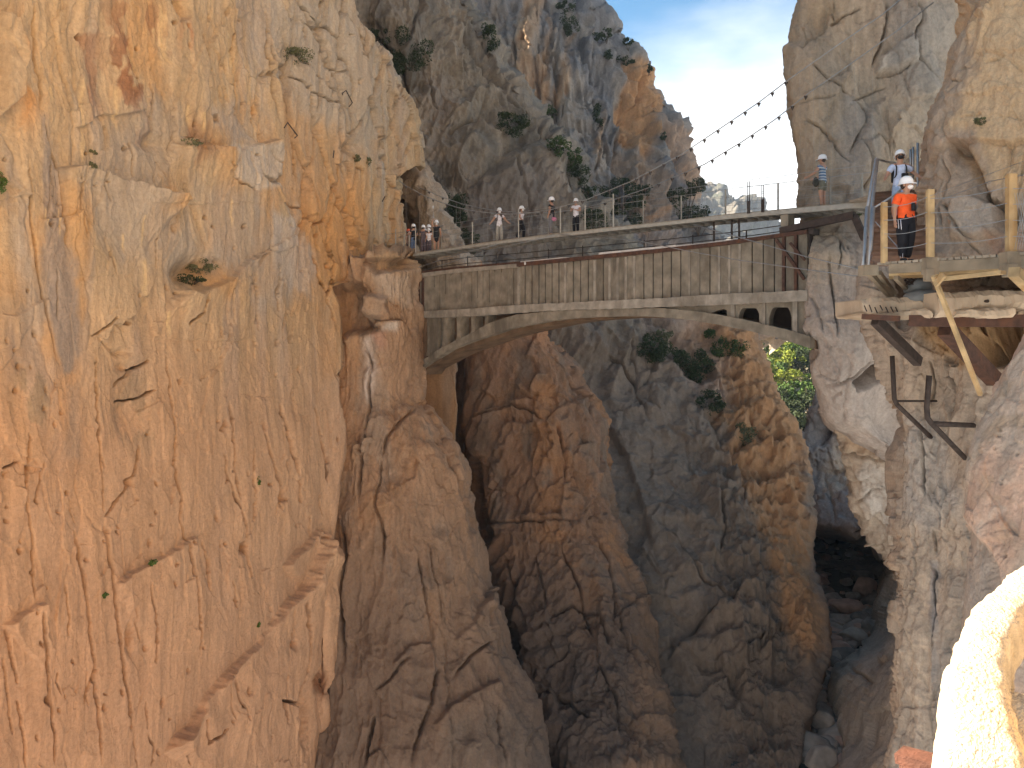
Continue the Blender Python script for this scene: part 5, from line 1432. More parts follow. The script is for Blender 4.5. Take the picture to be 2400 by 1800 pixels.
# ------------------------------------------------------------------ bright masonry parapet in the foreground
WHITE = plain('lime_render', (.52, .46, .36), .92, var=.2, scale=16, bump=1.0, stain=(.58, .46, .30), spec=.1)
def sweep(name, path, mat, parent, amp=.015, nn=28, seed=3):
    pts = pchip(np.arange(len(path)), np.array([list(P(*p[:3])) + [p[3], p[4]] for p in path]), np.linspace(0, len(path) - 1, 90))
    vs_, fs = [], []
    for i in range(len(pts)):
        a = Vector(pts[max(i - 1, 0)][:3]); b = Vector(pts[min(i + 1, len(pts) - 1)][:3]); d = (b - a).normalized()
        up = Vector((0, 0, 1)); s = d.cross(up).normalized(); u = s.cross(d).normalized()
        for k in range(nn):
            an = 2 * math.pi * k / nn; c_, s_ = math.cos(an), math.sin(an)
            c2 = math.copysign(abs(c_) ** .55, c_); s2 = math.copysign(abs(s_) ** .55, s_)
            vs_.append(Vector(pts[i][:3]) + s * c2 * pts[i][3] + u * s2 * pts[i][4])
        if i:
            for k in range(nn):
                fs.append(((i - 1) * nn + k, (i - 1) * nn + (k + 1) % nn, i * nn + (k + 1) % nn, i * nn + k))
    V = np.array([v[:] for v in vs_], np.float32)
    C_ = np.repeat(np.array([p[:3] for p in pts], np.float32), nn, 0)
    dr = V - C_; dr /= np.linalg.norm(dr, axis=1, keepdims=True)
    V = V + dr * (amp * fbm(V * 9, 4, seed) + amp * .5 * fbm(V * 40, 2, seed + 3))[:, None]
    fs.append(tuple(range(nn))); fs.append(tuple((len(pts) - 1) * nn + k for k in range(nn)))
    mb = MB(); mb.add([Vector(v) for v in V.tolist()], fs)
    return mb.build(name, mat, parent, True)
pw = empty('parapet', P(2300, 1700, 2.4)); tag(pw, 'sunlit white rendered masonry parapet curving along the near right corner', 'parapet', kind='thing')
sweep('rail_wall', [(2560, 1250, 3.5, .085, .10), (2440, 1390, 3.1, .085, .10), (2365, 1455, 2.85, .08, .10), (2315, 1530, 2.65, .075, .10), (2290, 1610, 2.5, .085, .10), (2290, 1700, 2.38, .10, .11), (2300, 1900, 2.2, .13, .12)], WHITE, pw)
sweep('base_block', [(2250, 1745, 2.46, .05, .10), (2300, 1735, 2.44, .10, .13), (2400, 1740, 2.4, .12, .13), (2560, 1760, 2.35, .12, .13)], WHITE, pw, amp=.02, seed=9)
mb = MB(); mb.bar(P(2108, 1768, 3.0), P(2300, 1818, 2.8), .09, .035); mb.bar(P(2112, 1800, 3.03), P(2300, 1850, 2.83), .03, .10)
tag(mb.build('steel_beam', plain('red_oxide_steel', (.11, .042, .025), .75, .0, var=.35, scale=14, bump=.4, stain=(.07, .032, .02))), 'rust red steel beam end beside the foot of the white parapet', 'beam')
GR = plain('dry_earth', (.20, .135, .09), .95, var=.45, scale=14, bump=.8)
mb = MB()
n = 16
for i in range(n):
    for k in range(n):
        pass
vs_, fs = [], []
for i in range(30):
    for k in range(30):
        u, v = i / 29, k / 29
        p = Vector((1.46 + 1.2 * v + 1.6 * u, 2.3 + 1.3 * v, -1.19)); p.z += .02 * float(fbm(np.array([p[:]], np.float32) * 12, 3, 2)[0])
        vs_.append(p)
        if i and k: fs.append(((i - 1) * 30 + k - 1, i * 30 + k - 1, i * 30 + k, (i - 1) * 30 + k))
mb.add(vs_, fs); tag(mb.build('path', GR), 'brown earth of the viewing spot behind the white parapet', 'path', kind='structure')
# ------------------------------------------------------------------ plants
def leaf_mat(name, c0, c1):
    m, t, b = new_mat(name)
    N = t.nodes
    co = N.new('ShaderNodeTexCoord'); nz = N.new('ShaderNodeTexNoise'); nz.inputs['Scale'].default_value = 2.2; nz.inputs['Detail'].default_value = 4
    t.links.new(co.outputs['Object'], nz.inputs['Vector'])
    rp = N.new('ShaderNodeValToRGB'); rp.color_ramp.elements[0].position = .35; rp.color_ramp.elements[1].position = .65
    rp.color_ramp.elements[0].color = (*c0, 1); rp.color_ramp.elements[1].color = (*c1, 1)
    t.links.new(nz.outputs['Fac'], rp.inputs['Fac']); t.links.new(rp.outputs[0], b.inputs['Base Color'])
    b.inputs['Roughness'].default_value = .75; b.inputs['Specular IOR Level'].default_value = .2
    return m
LEAF_D = leaf_mat('dark_leaves', (.022, .034, .014), (.05, .066, .024))
LEAF_O = leaf_mat('olive_leaves', (.09, .095, .045), (.15, .145, .07))
LEAF_G = leaf_mat('fresh_leaves', (.04, .085, .015), (.08, .13, .025))
LEAF_Y = leaf_mat('sunny_leaves', (.12, .17, .02), (.24, .26, .035))
LEAF_M = leaf_mat('mid_leaves', (.035, .06, .018), (.07, .10, .025))
BARK = plain('bark', (.11, .08, .055), .95, var=.3, scale=6)

def crown_mesh(name, n, rx, ry, rz, leaf, seed, clumps=13, floor_=-.75):
    """leaf sized faces gathered in clumps with gaps between"""
    r = np.random.RandomState(seed)
    cs = r.normal(size=(clumps, 3)); cs /= np.linalg.norm(cs, axis=1)[:, None]
    cs *= (r.uniform(.35, .85, clumps) ** .7)[:, None]; cs[:, 2] = np.maximum(cs[:, 2], floor_)
    cr_ = r.uniform(.22, .46, clumps)
    k = r.randint(0, clumps, n)
    d = r.normal(size=(n, 3)); d /= np.linalg.norm(d, axis=1)[:, None]
    p = cs[k] + d * (cr_[k] * r.uniform(.35, 1, n) ** .5)[:, None]
    p = p * np.array([rx, ry, rz])
    a = r.normal(size=(n, 3)); a /= np.linalg.norm(a, axis=1)[:, None]
    b = np.cross(a, r.normal(size=(n, 3))); b /= np.linalg.norm(b, axis=1)[:, None] + 1e-6
    s = leaf * r.uniform(.55, 1.3, n)[:, None]
    V = np.stack([p - a * s, p + b * s * .5, p + a * s, p - b * s * .5], 1).reshape(-1, 3)
    me = bpy.data.meshes.new(name)
    me.from_pydata(V.tolist(), [], np.arange(n * 4).reshape(-1, 4).tolist())
    return me, cs * np.array([rx, ry, rz])

def local(name, me, mat, parent, smooth=False):
    o = bpy.data.objects.new(name, me); COL.objects.link(o)
    me.materials.clear(); me.materials.append(mat)
    if smooth: me.shade_smooth()
    o.parent = parent
    return o

def hit(rk, px, py):
    if not hasattr(rk, 'pp'):
        f_ = rk.final
        rk.pp = (f_[:, 0] / f_[:, 1] * F + CX, HY - f_[:, 2] / f_[:, 1] * F)
    d = (rk.pp[0] - px) ** 2 + (rk.pp[1] - py) ** 2
    near = np.nonzero(d < 7 ** 2)[0]
    if len(near) == 0: near = np.array([int(d.argmin())])
    i = near[rk.final[near, 1].argmin()]
    return Vector(rk.final[i].tolist()), float(rk.m[i])

def plant(name, label, group, at, sx, sz, leaf, mat, seed, n=260, lift=.35, sub_cat='shrub', trunk=False):
    rx, rz = sx, sz
    root = empty(name, at); tag(root, label, sub_cat, group)
    me, cs = crown_mesh('crown' if trunk else 'foliage', n, rx, rx * .8, rz, leaf, seed)
    cr = local('crown' if trunk else 'foliage', me, mat, root)
    up = rz * (1.9 if trunk else lift * 1.6)
    cr.location = (0, -rx * .25, up)
    mb = MB()
    for k, c in enumerate(cs[:6]):
        q = Vector((float(c[0]), float(c[1]) - rx * .25, float(c[2]) + up))
        mb.tube([(0, .1 * rx, -.1 * rz), q * .45 + Vector((0, 0, .05 * rz)), q * .9], [.04 * rx, .025 * rx, .008 * rx], 4)
    local('trunk' if trunk else 'stem', mb.mesh('trunk' if trunk else 'stem'), BARK, root)
    return root

# px, py, half width px, half height px, surface, material, label
shr = [
 (965, 135, 44, 46, M, LEAF_D, 'large dark shrub in the shaded gully high on the grey mountain flank'),
 (925, 170, 28, 26, M, LEAF_D, 'dark shrub left of the large one in the shaded gully high up'),
 (885, 90, 24, 20, M, LEAF_D, 'small dark shrub beside the top edge of the ochre wall'),
 (1150, 90, 18, 30, M, LEAF_D, 'narrow dark shrub in the cleft left of the pale striped rock'),
 (1205, 298, 34, 27, M, LEAF_D, 'round dark bush alone in the middle of the grey mountain flank'),
 (1312, 345, 24, 22, M, LEAF_M, 'topmost green bush of the row along the diagonal edge of the flank'),
 (1340, 380, 24, 24, M, LEAF_M, 'second green bush down the row along the diagonal edge of the flank'),
 (1362, 412, 22, 22, M, LEAF_D, 'third bush down the row along the diagonal edge of the flank'),
 (1385, 448, 18, 18, M, LEAF_D, 'lowest bush in the row along the diagonal edge of the flank'),
 (975, 520, 34, 58, M, LEAF_D, 'dark shrub in the hollow right behind the group on the footbridge'),
 (1072, 510, 30, 40, M, LEAF_D, 'dark shrub beside the brown spur behind the footbridge'),
 (1110, 565, 22, 26, M, LEAF_D, 'low dark shrub at the foot of the spur behind the deck'),
 (1395, 522, 30, 26, M, LEAF_D, 'dark bush behind the railing right of the woman in white and black'),
 (1284, 272, 13, 17, Nn, LEAF_M, 'small green bush at the foot of the pale stripes'),
 (1408, 275, 13, 22, Nn, LEAF_D, 'dark bush in the crevice between pale and orange stripes'),
 (1450, 470, 42, 34, Nn, LEAF_D, 'wide dark bush above the deck under the striped mountain'),
 (1478, 505, 32, 26, Nn, LEAF_D, 'dark bush beside the wide one above the deck'),
 (1512, 440, 16, 14, Nn, LEAF_D, 'small dark bush on the lower slope of the striped mountain'),
 (1465, 150, 20, 10, Nn, LEAF_D, 'flat dark shrub just under the ridge of the striped mountain'),
 (1425, 135, 12, 10, Nn, LEAF_D, 'small dark shrub left of the flat one under the ridge'),
 (1325, 15, 18, 14, Nn, LEAF_D, 'dark shrub at the very top of the striped mountain'),
 (1330, 70, 18, 22, Nn, LEAF_D, 'dark shrub over the pale stripes near the top'),
 (1548, 320, 8, 7, Nn, LEAF_D, 'tiny dark shrub on the pale right shoulder of the mountain'),
 (1520, 822, 34, 38, M, LEAF_D, 'big dark bush under the arch on the grey gorge wall'),
 (1556, 800, 22, 24, M, LEAF_O, 'grey green bush right of the big dark one under the arch'),
 (1655, 785, 13, 14, M, LEAF_M, 'small green bush just beneath the arch on the orange rim'),
 (1690, 815, 22, 22, M, LEAF_M, 'green bush on the orange rim below the arched openings'),
 (1624, 865, 42, 38, M, LEAF_D, 'large spreading dark bush on the orange rim under the bridge'),
 (1598, 840, 22, 22, M, LEAF_D, 'dark bush touching the upper left of the large spreading one'),
 (1732, 815, 16, 22, M, LEAF_M, 'narrow green bush at the right end of the orange rim'),
 (1668, 945, 26, 26, M, LEAF_D, 'dark bush halfway down the orange rim'),
 (1755, 1012, 26, 24, M, LEAF_O, 'olive bush lowest on the orange rim'),
 (695, 138, 38, 20, A, LEAF_O, 'olive shrub growing on the blocky top of the ochre wall'),
 (474, 628, 36, 16, A, LEAF_O, 'grey dark shrub in the round hollow of the ochre wall'),
 (455, 655, 30, 12, A, LEAF_D, 'low dark shrub at the bottom of the round hollow'),
 (462, 334, 20, 6, A, LEAF_O, 'flat tuft on the ledge over the pale blocks'),
 (2, 425, 18, 26, A, LEAF_G, 'bright green bush cut by the left picture edge'),
 (225, 357, 9, 6, A, LEAF_O, 'upper of two tiny tufts on the ochre wall'),
 (226, 388, 9, 6, A, LEAF_O, 'lower of two tiny tufts on the ochre wall'),
 (613, 1125, 10, 8, A, LEAF_G, 'green tuft alone on the smooth lower wall beside long cracks'),
 (367, 1317, 11, 7, A, LEAF_G, 'green tuft in the slanting crack of the lower wall'),
 (250, 1393, 8, 5, A, LEAF_G, 'smaller green tuft below the slanting crack'),
 (612, 1467, 6, 5, A, LEAF_G, 'tiny tuft on the edge of the large diagonal slab'),
 (841, 368, 7, 8, A, LEAF_O, 'left of two small grey tufts on the pale pillar'),
 (868, 376, 7, 8, A, LEAF_O, 'right of two small grey tufts on the pale pillar'),
 (2288, 282, 13, 7, U, LEAF_O, 'small dry tuft on the sunny rock over the boardwalk'),
 (2004, 492, 14, 9, T, LEAF_M, 'small green plant at the end of the old bracket under the footbridge'),
]
for k, (x, y, hx, hy, rk, mt, lab) in enumerate(shr):
    at, m_ = hit(rk, x, y + hy * .5)
    sx, sz = hx * m_, hy * m_
    n = int(np.clip(hx * hy * 2.0, 200, 3000))
    plant('shrub' if hx > 12 else 'tuft', lab, 'shrubs and tufts on the rock walls', at, sx * 1.25, sz * 1.25, 2.7 * m_, mt, 300 + k, n=n, sub_cat='shrub' if hx > 12 else 'tuft')
for k, (x, y, hx, hy, lab) in enumerate([(1410, 96, 13, 10, 'bushy dark tree on the mountain ridge, left of the separate smaller one'), (1426, 84, 13, 10, 'taller dark tree on the ridge just right of the bushy one'), (1474, 110, 12, 9, 'small lone dark tree on the ridge against the sky'), (1519, 172, 8, 7, 'small dark tree at the right corner of the ridge'),
                                         (1612, 478, 40, 30, 'big dark tree in front of the hazy ridge above the deck'), (1640, 535, 36, 24, 'dark tree below the big one, seen between deck and arch bridge'), (1575, 520, 40, 34, 'broad dark tree left of the big one above the deck')]):
    if y > 300: at = P(x, y + hy, 118.0); m_ = 118 / F
    else: at, m_ = hit(Nn, x, y + hy * 1.7)
    plant('tree', lab, 'dark trees on the mountain', at, hx * m_ * 1.2, hy * m_ * 1.15, 2.8 * m_, LEAF_D, 500 + k, n=int(np.clip(hx * hy * 1.6, 260, 2400)), sub_cat='tree', trunk=True)

# valley trees beyond the arch, sun and shade put into their leaf colours
proto = []
for k, (mt, rr) in enumerate([(LEAF_Y, 3.0), (LEAF_G, 2.7), (LEAF_M, 2.6), (LEAF_Y, 2.2), (LEAF_D, 3.0)]):
    me, cs = crown_mesh('crown', 1500, rr, rr, rr * .8, .26, 700 + k, clumps=14)
    mb = MB(); mb.tube([(0, 0, -1), (.1, 0, 1), (0, .1, 2.4)], [.28, .2, .1], 7)
    for c in cs[:7]: mb.tube([(0, 0, 1.2), Vector(c.tolist()) * .8 + Vector((0, 0, 3.4))], [.12, .04], 4)
    proto.append((me, mb.mesh('trunk'), mt, rr))
rt = random.Random(5)
vt = []
def vz(X_, Y_):
    d = (p[:, 0] - X_) ** 2 + (p[:, 1] - Y_) ** 2 if False else None
    return None
gp = np.array([v.co[:] for v in bpy.data.objects['ground'].data.vertices], np.float32)
spots = []
for row in range(11):
    Yv = 122 + row * 9.5
    for c in range(5):
        px = 1768 + c * 33 + rt.uniform(-12, 12)
        spots.append((px, Yv + rt.uniform(-3, 3), row, c))
names = ['yellow green', 'fresh green', 'mid green', 'small yellow green', 'dark green']
cnt = {}
for px, Yv, row, c in spots:
    if row >= 8 and c >= 2 and rt.random() < .75: continue
    X_ = (px - CX) / F * Yv
    i = int(((gp[:, 0] - X_) ** 2 + (gp[:, 1] - Yv) ** 2).argmin())
    k = 4 if row < 2 else rt.choice([0, 0, 1, 2, 3, 1, 0, 4])  # front rows always dark-leaved, their shade put into the colour
    me, tm, mt, rr = proto[k]
    root = empty('valley_tree', (X_, Yv, float(gp[i, 2]) - .1), rt.uniform(0, 6.28))
    root.scale = [rt.uniform(.8, 1.25)] * 3
    where = 'in the shade at the mouth of the gorge' if row < 2 else ('on the sunny slope seen under the arch' if row < 7 else 'high on the pale slope beyond the arch')
    tag(root, '%s tree %s' % (names[k], where), 'tree', '%s trees %s' % (names[k], where))
    o = local('crown', me, mt, root); o.location = (0, 0, 3.3)
    local('trunk', tm, BARK, root)

# ------------------------------------------------------------------ boulders in the stream
BLD = [plain('boulder_grey', (.32, .26, .205), .9, var=.25, scale=2, bump=.5), plain('boulder_pink', (.46, .29, .205), .9, var=.2, scale=2, bump=.5), plain('boulder_dark', (.22, .185, .15), .85, var=.3, scale=2, bump=.5), plain('boulder_pale', (.40, .335, .265), .9, var=.2, scale=2, bump=.5)]
def fY2(y): return 20.45 * F / (y - HY)
key = [(2028, 1372, 34, 22, 1, 'large flat topped pink boulder in the middle of the stream bed'), (1946, 1262, 15, 10, 3, 'pale round boulder near the far end of the pools'), (1996, 1295, 17, 9, 3, 'pale boulder standing in the dark pool'),
       (1985, 1418, 42, 14, 1, 'long pink slab boulder below the large flat topped one'), (1950, 1412, 16, 12, 1, 'blocky pink boulder at the left end of the long slab'), (1995, 1487, 36, 17, 3, 'pale humped boulder in the lower stream bed'), (2040, 1468, 26, 18, 0, 'grey boulder against the right bank'),
       (1955, 1460, 24, 13, 0, 'grey boulder left of the humped pale one'), (1960, 1535, 20, 9, 3, 'pale flat boulder where the stream narrows'), (1930, 1690, 30, 26, 0, 'grey boulder wedged in the narrow slot near the bottom'), (1925, 1775, 42, 26, 0, 'large grey slab boulder at the bottom of the gorge'),
       (1922, 1318, 18, 7, 3, 'flat pale stone at the left edge of the pool'), (2062, 1250, 0, 0, 0, '')]
for k, (x, y, hx, hy, mt, lab) in enumerate(key):
    if not hx: continue
    Yb = fY2(y + hy); m_ = Yb / F
    o = lump('boulder', P(x, y + hy * .2, Yb), (hx * m_, hx * m_ * .8, max(hy * m_ * 1.1, .3)), BLD[mt], 40 + k, 4, amp=.16, flat=7)
    o.rotation_euler = (0, 0, rt.uniform(-.4, .4))
    tag(o, lab, 'boulder', 'boulders in the stream bed')
pr = [lump('boulder', (0, 0, 0), (1, .85, .6), BLD[k % 3], 60 + k, 3, amp=.2, flat=6) for k in range(6)]
lbl = {0: 'smaller grey boulder among many in the shaded stream bed', 1: 'smaller pinkish boulder among many in the shaded stream bed', 2: 'dark wet boulder among many in the shaded stream bed'}
first = [True] * 6
for q in range(230):
    y = rt.uniform(1243, 1800)
    l_ = float(np.interp(y, [1240, 1300, 1400, 1480, 1530, 1600, 1700, 1800], [1895, 1900, 1915, 1930, 1935, 1905, 1880, 1870]))
    r_ = float(np.interp(y, [1240, 1256, 1272, 1290, 1370, 1460, 1530, 1560, 1600, 1700, 1800], [1900, 1960, 2030, 2080, 2070, 2050, 1995, 1960, 1945, 1970, 1975]))
    x = rt.uniform(l_, r_)
    if 1290 < y < 1345 and 1910 < x < 2060 and rt.random() < .8: continue
    Yb = fY2(y); k = rt.randrange(6)
    o = pr[k] if first[k] else pr[k].copy()
    if not first[k]: COL.objects.link(o)
    first[k] = False
    s = rt.uniform(.3, 1.0) * rt.choice([.6, .8, 1, 1.3])
    o.location = P(x, y, Yb); o.location.z = -20.45 + .12 * s
    o.scale = (s, s, s); o.rotation_euler = (0, 0, rt.uniform(0, 6.28))
    tag(o, lbl[k % 3], 'boulder', 'small boulders of the stream bed, kind %s' % ['grey', 'pinkish', 'dark'][k % 3])

# ------------------------------------------------------------------ people
SKIN = plain('skin', (.42, .23, .15), .6, var=.06, scale=8)
def cloth(name, c): return plain(name, c, .85, var=.12, scale=14, bump=.2, spec=.2)
HELM = plain('white_helmet', (.80, .80, .80), .35, var=.03, scale=5); HELM_R = plain('red_helmet', (.62, .10, .03), .35, var=.05, scale=5)
MASK = plain('white_mask', (.78, .77, .75), .8, var=.04, scale=9); BLACK = plain('black_fabric', (.016, .016, .018), .85, var=.2, scale=9)
HAIR = plain('dark_hair', (.025, .016, .012), .6, var=.3, scale=20); SHOE_B = plain('black_shoes', (.02, .02, .022), .7, var=.2, scale=9); SHOE_W = plain('white_shoes', (.62, .61, .6), .7, var=.1, scale=9)
EYE = plain('eyes', (.03, .02, .016), .25, var=.1, scale=5)

def skin_mesh(name, nodes, edges, root, sub=1):
    """nodes: list of (pos, rx, ry)"""
    me = bpy.data.meshes.new(name)
    me.from_pydata([tuple(n[0]) for n in nodes], edges, [])
    o = bpy.data.objects.new(name + '_tmp', me); COL.objects.link(o)
    md = o.modifiers.new('skin', 'SKIN'); md.use_smooth_shade = True; md.branch_smoothing = .6
    for v, n in zip(me.skin_vertices[0].data, nodes):
        v.radius = (n[1], n[2]); v.use_root = False
    me.skin_vertices[0].data[root].use_root = True
    if sub:
        ms = o.modifiers.new('sub', 'SUBSURF'); ms.levels = sub; ms.render_levels = sub
    dg = bpy.context.evaluated_depsgraph_get()
    out = bpy.data.meshes.new_from_object(o.evaluated_get(dg))
    out.name = name
    bpy.data.objects.remove(o); bpy.data.meshes.remove(me)
    return out

def person(at, yaw, H, label, top, legs, pose=None, shorts=False, shoes=None, helmet=None, mask=True, hair=False, dress=False, bag=None, near=False, lean=0.0, head=(0, 0), sleeve=.55, bare_mid=False, girth=1.12):
    pose = pose or {}
    J = {'pelvis': (0, 0, .53), 'waist': (0, 0, .615), 'chest': (0, -.002, .72), 'nb': (0, .004, .815), 'neck': (0, 0, .855), 'jaw': (0, -.014, .892), 'head': (0, -.008, .935), 'crown': (0, 0, .972),
         'sL': (.098, 0, .795), 'eL': (.135, .012, .635), 'wL': (.15, -.03, .495), 'hL': (.152, -.045, .45), 'sR': (-.098, 0, .795), 'eR': (-.135, .012, .635), 'wR': (-.15, -.03, .495), 'hR': (-.152, -.045, .45),
         'pL': (.05, 0, .495), 'kL': (.057, -.012, .275), 'aL': (.058, .012, .04), 'tL': (.064, -.085, .016), 'pR': (-.05, 0, .495), 'kR': (-.057, -.012, .275), 'aR': (-.058, .012, .04), 'tR': (-.064, -.085, .016)}
    J.update(pose)
    J = {k: Vector(v) * H for k, v in J.items()}
    if lean:
        for k in ('waist', 'chest', 'nb', 'neck', 'jaw', 'head', 'crown', 'sL', 'sR'):
            J[k].y -= lean * (J[k].z - .53 * H)
    hm = Matrix.Rotation(head[1], 3, 'Z') @ Matrix.Rotation(head[0], 3, 'X')
    for k in ('jaw', 'head', 'crown'): J[k] = J['neck'] + hm @ (J[k] - J['neck'])
    root = empty('person', at, yaw); tag(root, label, 'person', 'visitors wearing helmets on the bridge and boardwalk')
    rad = {'pelvis': (.078, .056), 'waist': (.068, .05), 'chest': (.085, .058), 'nb': (.05, .042), 'neck': (.031, .031), 'jaw': (.043, .047), 'head': (.049, .058), 'crown': (.036, .042), 's': (.038, .038), 'e': (.025, .025), 'w': (.018, .018), 'h': (.020, .013), 'p': (.052, .055), 'k': (.035, .036), 'a': (.022, .024), 't': (.022, .016)}
    rad = {k: ((v[0] * girth, v[1] * girth) if k in ('pelvis', 'waist', 'chest', 'p', 'k', 's', 'e') else v) for k, v in rad.items()}
    def rr(k): return rad.get(k) or rad[k[0]]
    ks = list(J)
    nodes = [(J[k], rr(k)[0] * H, rr(k)[1] * H) for k in ks]
    ix = {k: i for i, k in enumerate(ks)}
    E = [('pelvis', 'waist'), ('waist', 'chest'), ('chest', 'nb'), ('nb', 'neck'), ('neck', 'jaw'), ('jaw', 'head'), ('head', 'crown')]
    for s in 'LR':
        E += [('nb', 's' + s), ('s' + s, 'e' + s), ('e' + s, 'w' + s), ('w' + s, 'h' + s), ('pelvis', 'p' + s), ('p' + s, 'k' + s), ('k' + s, 'a' + s), ('a' + s, 't' + s)]
    E = [(ix[a], ix[b]) for a, b in E]
    # five fingers on each hand
    for s in 'LR':
        d = (J['h' + s] - J['w' + s]).normalized(); sx = 1 if s == 'L' else -1
        side = d.cross(Vector((sx, 0, 0)))
        side = side.normalized() if side.length > .2 else d.cross(Vector((0, 0, 1))).normalized()
        pal = d.cross(side).normalized()
        if near:
            for f, (off, ln) in enumerate(((-.016, .036), (-.0055, .042), (.005, .040), (.0155, .032))):
                a = J['h' + s] + side * off * H + d * .012 * H
                b = a + d * ln * .55 * H + pal * .004 * H; c = b + d * ln * .4 * H + pal * .012 * H * (1 if f else .8)
                i0 = len(nodes); nodes += [(a, .0056 * H, .0056 * H), (b, .0052 * H, .0052 * H), (c, .0042 * H, .0042 * H)]
                E += [(ix['h' + s], i0), (i0, i0 + 1), (i0 + 1, i0 + 2)]
            a = J['h' + s] - d * .012 * H - side * .022 * H; b = a - side * .012 * H + d * .02 * H; i0 = len(nodes)
            nodes += [(a, .0065 * H, .0065 * H), (b, .0052 * H, .0052 * H)]; E += [(ix['h' + s], i0), (i0, i0 + 1)]
    local('body', skin_mesh('body', nodes, E, ix['pelvis'], 2 if near else 1), SKIN, root, True)
    g = .012 * H
    def sub_mesh(name, chain, mat, r=1.0, grow=g, rt_=0, subd=1):
        ns, es, id_ = [], [], {}
        for a, b in chain:
            for k in (a, b):
                if k[0] not in id_:
                    id_[k[0]] = len(ns); ns.append((k[1], k[2] * r + grow, k[3] * r + grow))
            es.append((id_[a[0]], id_[b[0]]))
        return local(name, skin_mesh(name, ns, es, rt_, subd), mat, root, True)
    def nd(k, mul=1.0): return (k, J[k], rr(k)[0] * H * mul, rr(k)[1] * H * mul)
    hemz = .44 if not bare_mid else .60
    hem = ('hem', Vector((J['pelvis'].x, J['pelvis'].y, hemz * H)), rad['pelvis'][0] * H * (1.12 if not bare_mid else .84), rad['pelvis'][1] * H * 1.1)
    ch = [(hem, nd('waist')), (nd('waist'), nd('chest')), (nd('chest'), nd('nb', .95))]
    for s in 'LR':
        m = J['s' + s].lerp(J['e' + s], sleeve)
        ch += [(nd('nb', .95), nd('s' + s)), (nd('s' + s), ('sl' + s, m, .034 * H, .034 * H))]
    local_top = sub_mesh('shirt', ch, top)
    if dress:
        sk = [(('a', J['waist'], .07 * H, .055 * H), ('b', J['pelvis'], .092 * H, .068 * H)), (('b', J['pelvis'], .092 * H, .068 * H), ('c', Vector((0, 0, .30 * H)), .088 * H, .066 * H))]
        sub_mesh('skirt', sk, top)
    else:
        ch = [(('wb', Vector((J['pelvis'].x, J['pelvis'].y, .635 * H)), .068 * H * girth, .052 * H * girth), nd('pelvis'))]
        for s in 'LR':
            if shorts:
                e = J['p' + s].lerp(J['k' + s], .86)
                ch += [(nd('pelvis'), nd('p' + s, 1.05)), (nd('p' + s, 1.05), ('e' + s, e, .046 * H, .048 * H))]
            else:
                an = J['a' + s] + Vector((0, 0, .012 * H))
                ch += [(nd('pelvis'), nd('p' + s)), (nd('p' + s), nd('k' + s, 1.1)), (nd('k' + s, 1.1), ('an' + s, an, .030 * H, .032 * H))]
        sub_mesh('shorts' if shorts else 'trousers', ch, legs, rt_=1)
    sh = shoes or SHOE_B
    for s in 'LR':
        a, t_ = J['a' + s], J['t' + s]
        d = (t_ - a); 
        sub_mesh('shoe', [((0, a + Vector((0, .02 * H, -.012 * H)), .020 * H, .020 * H), (1, a.lerp(t_, .5), .021 * H, .018 * H)), ((1, a.lerp(t_, .5), .021 * H, .018 * H), (2, t_, .021 * H, .013 * H))], sh, grow=.008 * H, rt_=1)
    # helmet: ribbed dome, brim and visor
    c = J['head'] + hm @ Vector((0, .004, .012)) * H
    vs_, fs, NN = [], [], 20
    prof = [(.001, .086), (.03, .082), (.055, .066), (.070, .040), (.075, .010), (.077, -.008), (.088, -.012), (.088, -.018), (.070, -.016), (.066, .006), (.05, .05), (.001, .072)]
    for r_, z_ in prof:
        for k in range(NN):
            a = 2 * math.pi * k / NN
            vis = 1 + (.30 * max(0, -math.sin(a)) ** 3 if .08 < r_ else 0)
            vs_.append(c + hm @ Vector((r_ * math.cos(a) * .92 * vis ** .2, r_ * math.sin(a) * 1.12 * vis, z_ * (1 + .03 * (k % 5 == 0)))) * H)
    for i in range(len(prof) - 1):
        for k in range(NN): fs.append((i * NN + k, i * NN + (k + 1) % NN, (i + 1) * NN + (k + 1) % NN, (i + 1) * NN + k))
    mb = MB(); mb.add(vs_, fs); local('helmet', mb.mesh('helmet'), helmet or HELM, root, True)
    def blob(name, ctr, s, mat, n=12, m=8):
        vs_, fs = [], []
        for i in range(m + 1):
            for k in range(n):
                t, a = math.pi * i / m, 2 * math.pi * k / n
                vs_.append(J['head'] + hm @ ((Vector(ctr) + Vector((s[0] * math.sin(t) * math.cos(a), s[1] * math.sin(t) * math.sin(a), s[2] * math.cos(t)))) * H))
        for i in range(m):
            for k in range(n): fs.append((i * n + k, i * n + (k + 1) % n, (i + 1) * n + (k + 1) % n, (i + 1) * n + k))
        mb = MB(); mb.add(vs_, fs); return local(name, mb.mesh(name), mat, root, True)
    blob('hair', (0, .018, -.012), (.056, .052, .055), HAIR)
    if hair: blob('ponytail', (.045, -.012, -.085), (.022, .024, .075), HAIR)
    blob('nose', (0, -.068, -.014), (.009, .014, .016), SKIN)
    for sx in (-1, 1):
        blob('eye', (.021 * sx, -.056, .0), (.0085, .006, .006), EYE, 8, 6); blob('ear', (.054 * sx, .002, -.012), (.008, .016, .022), SKIN, 8, 6)
    if mask: blob('mask', (0, -.046, -.038), (.040, .034, .030), MASK if mask is True else mask)
    else: blob('mouth', (0, -.058, -.044), (.016, .006, .004), plain('lips', (.30, .11, .09), .5, scale=9), 8, 6)
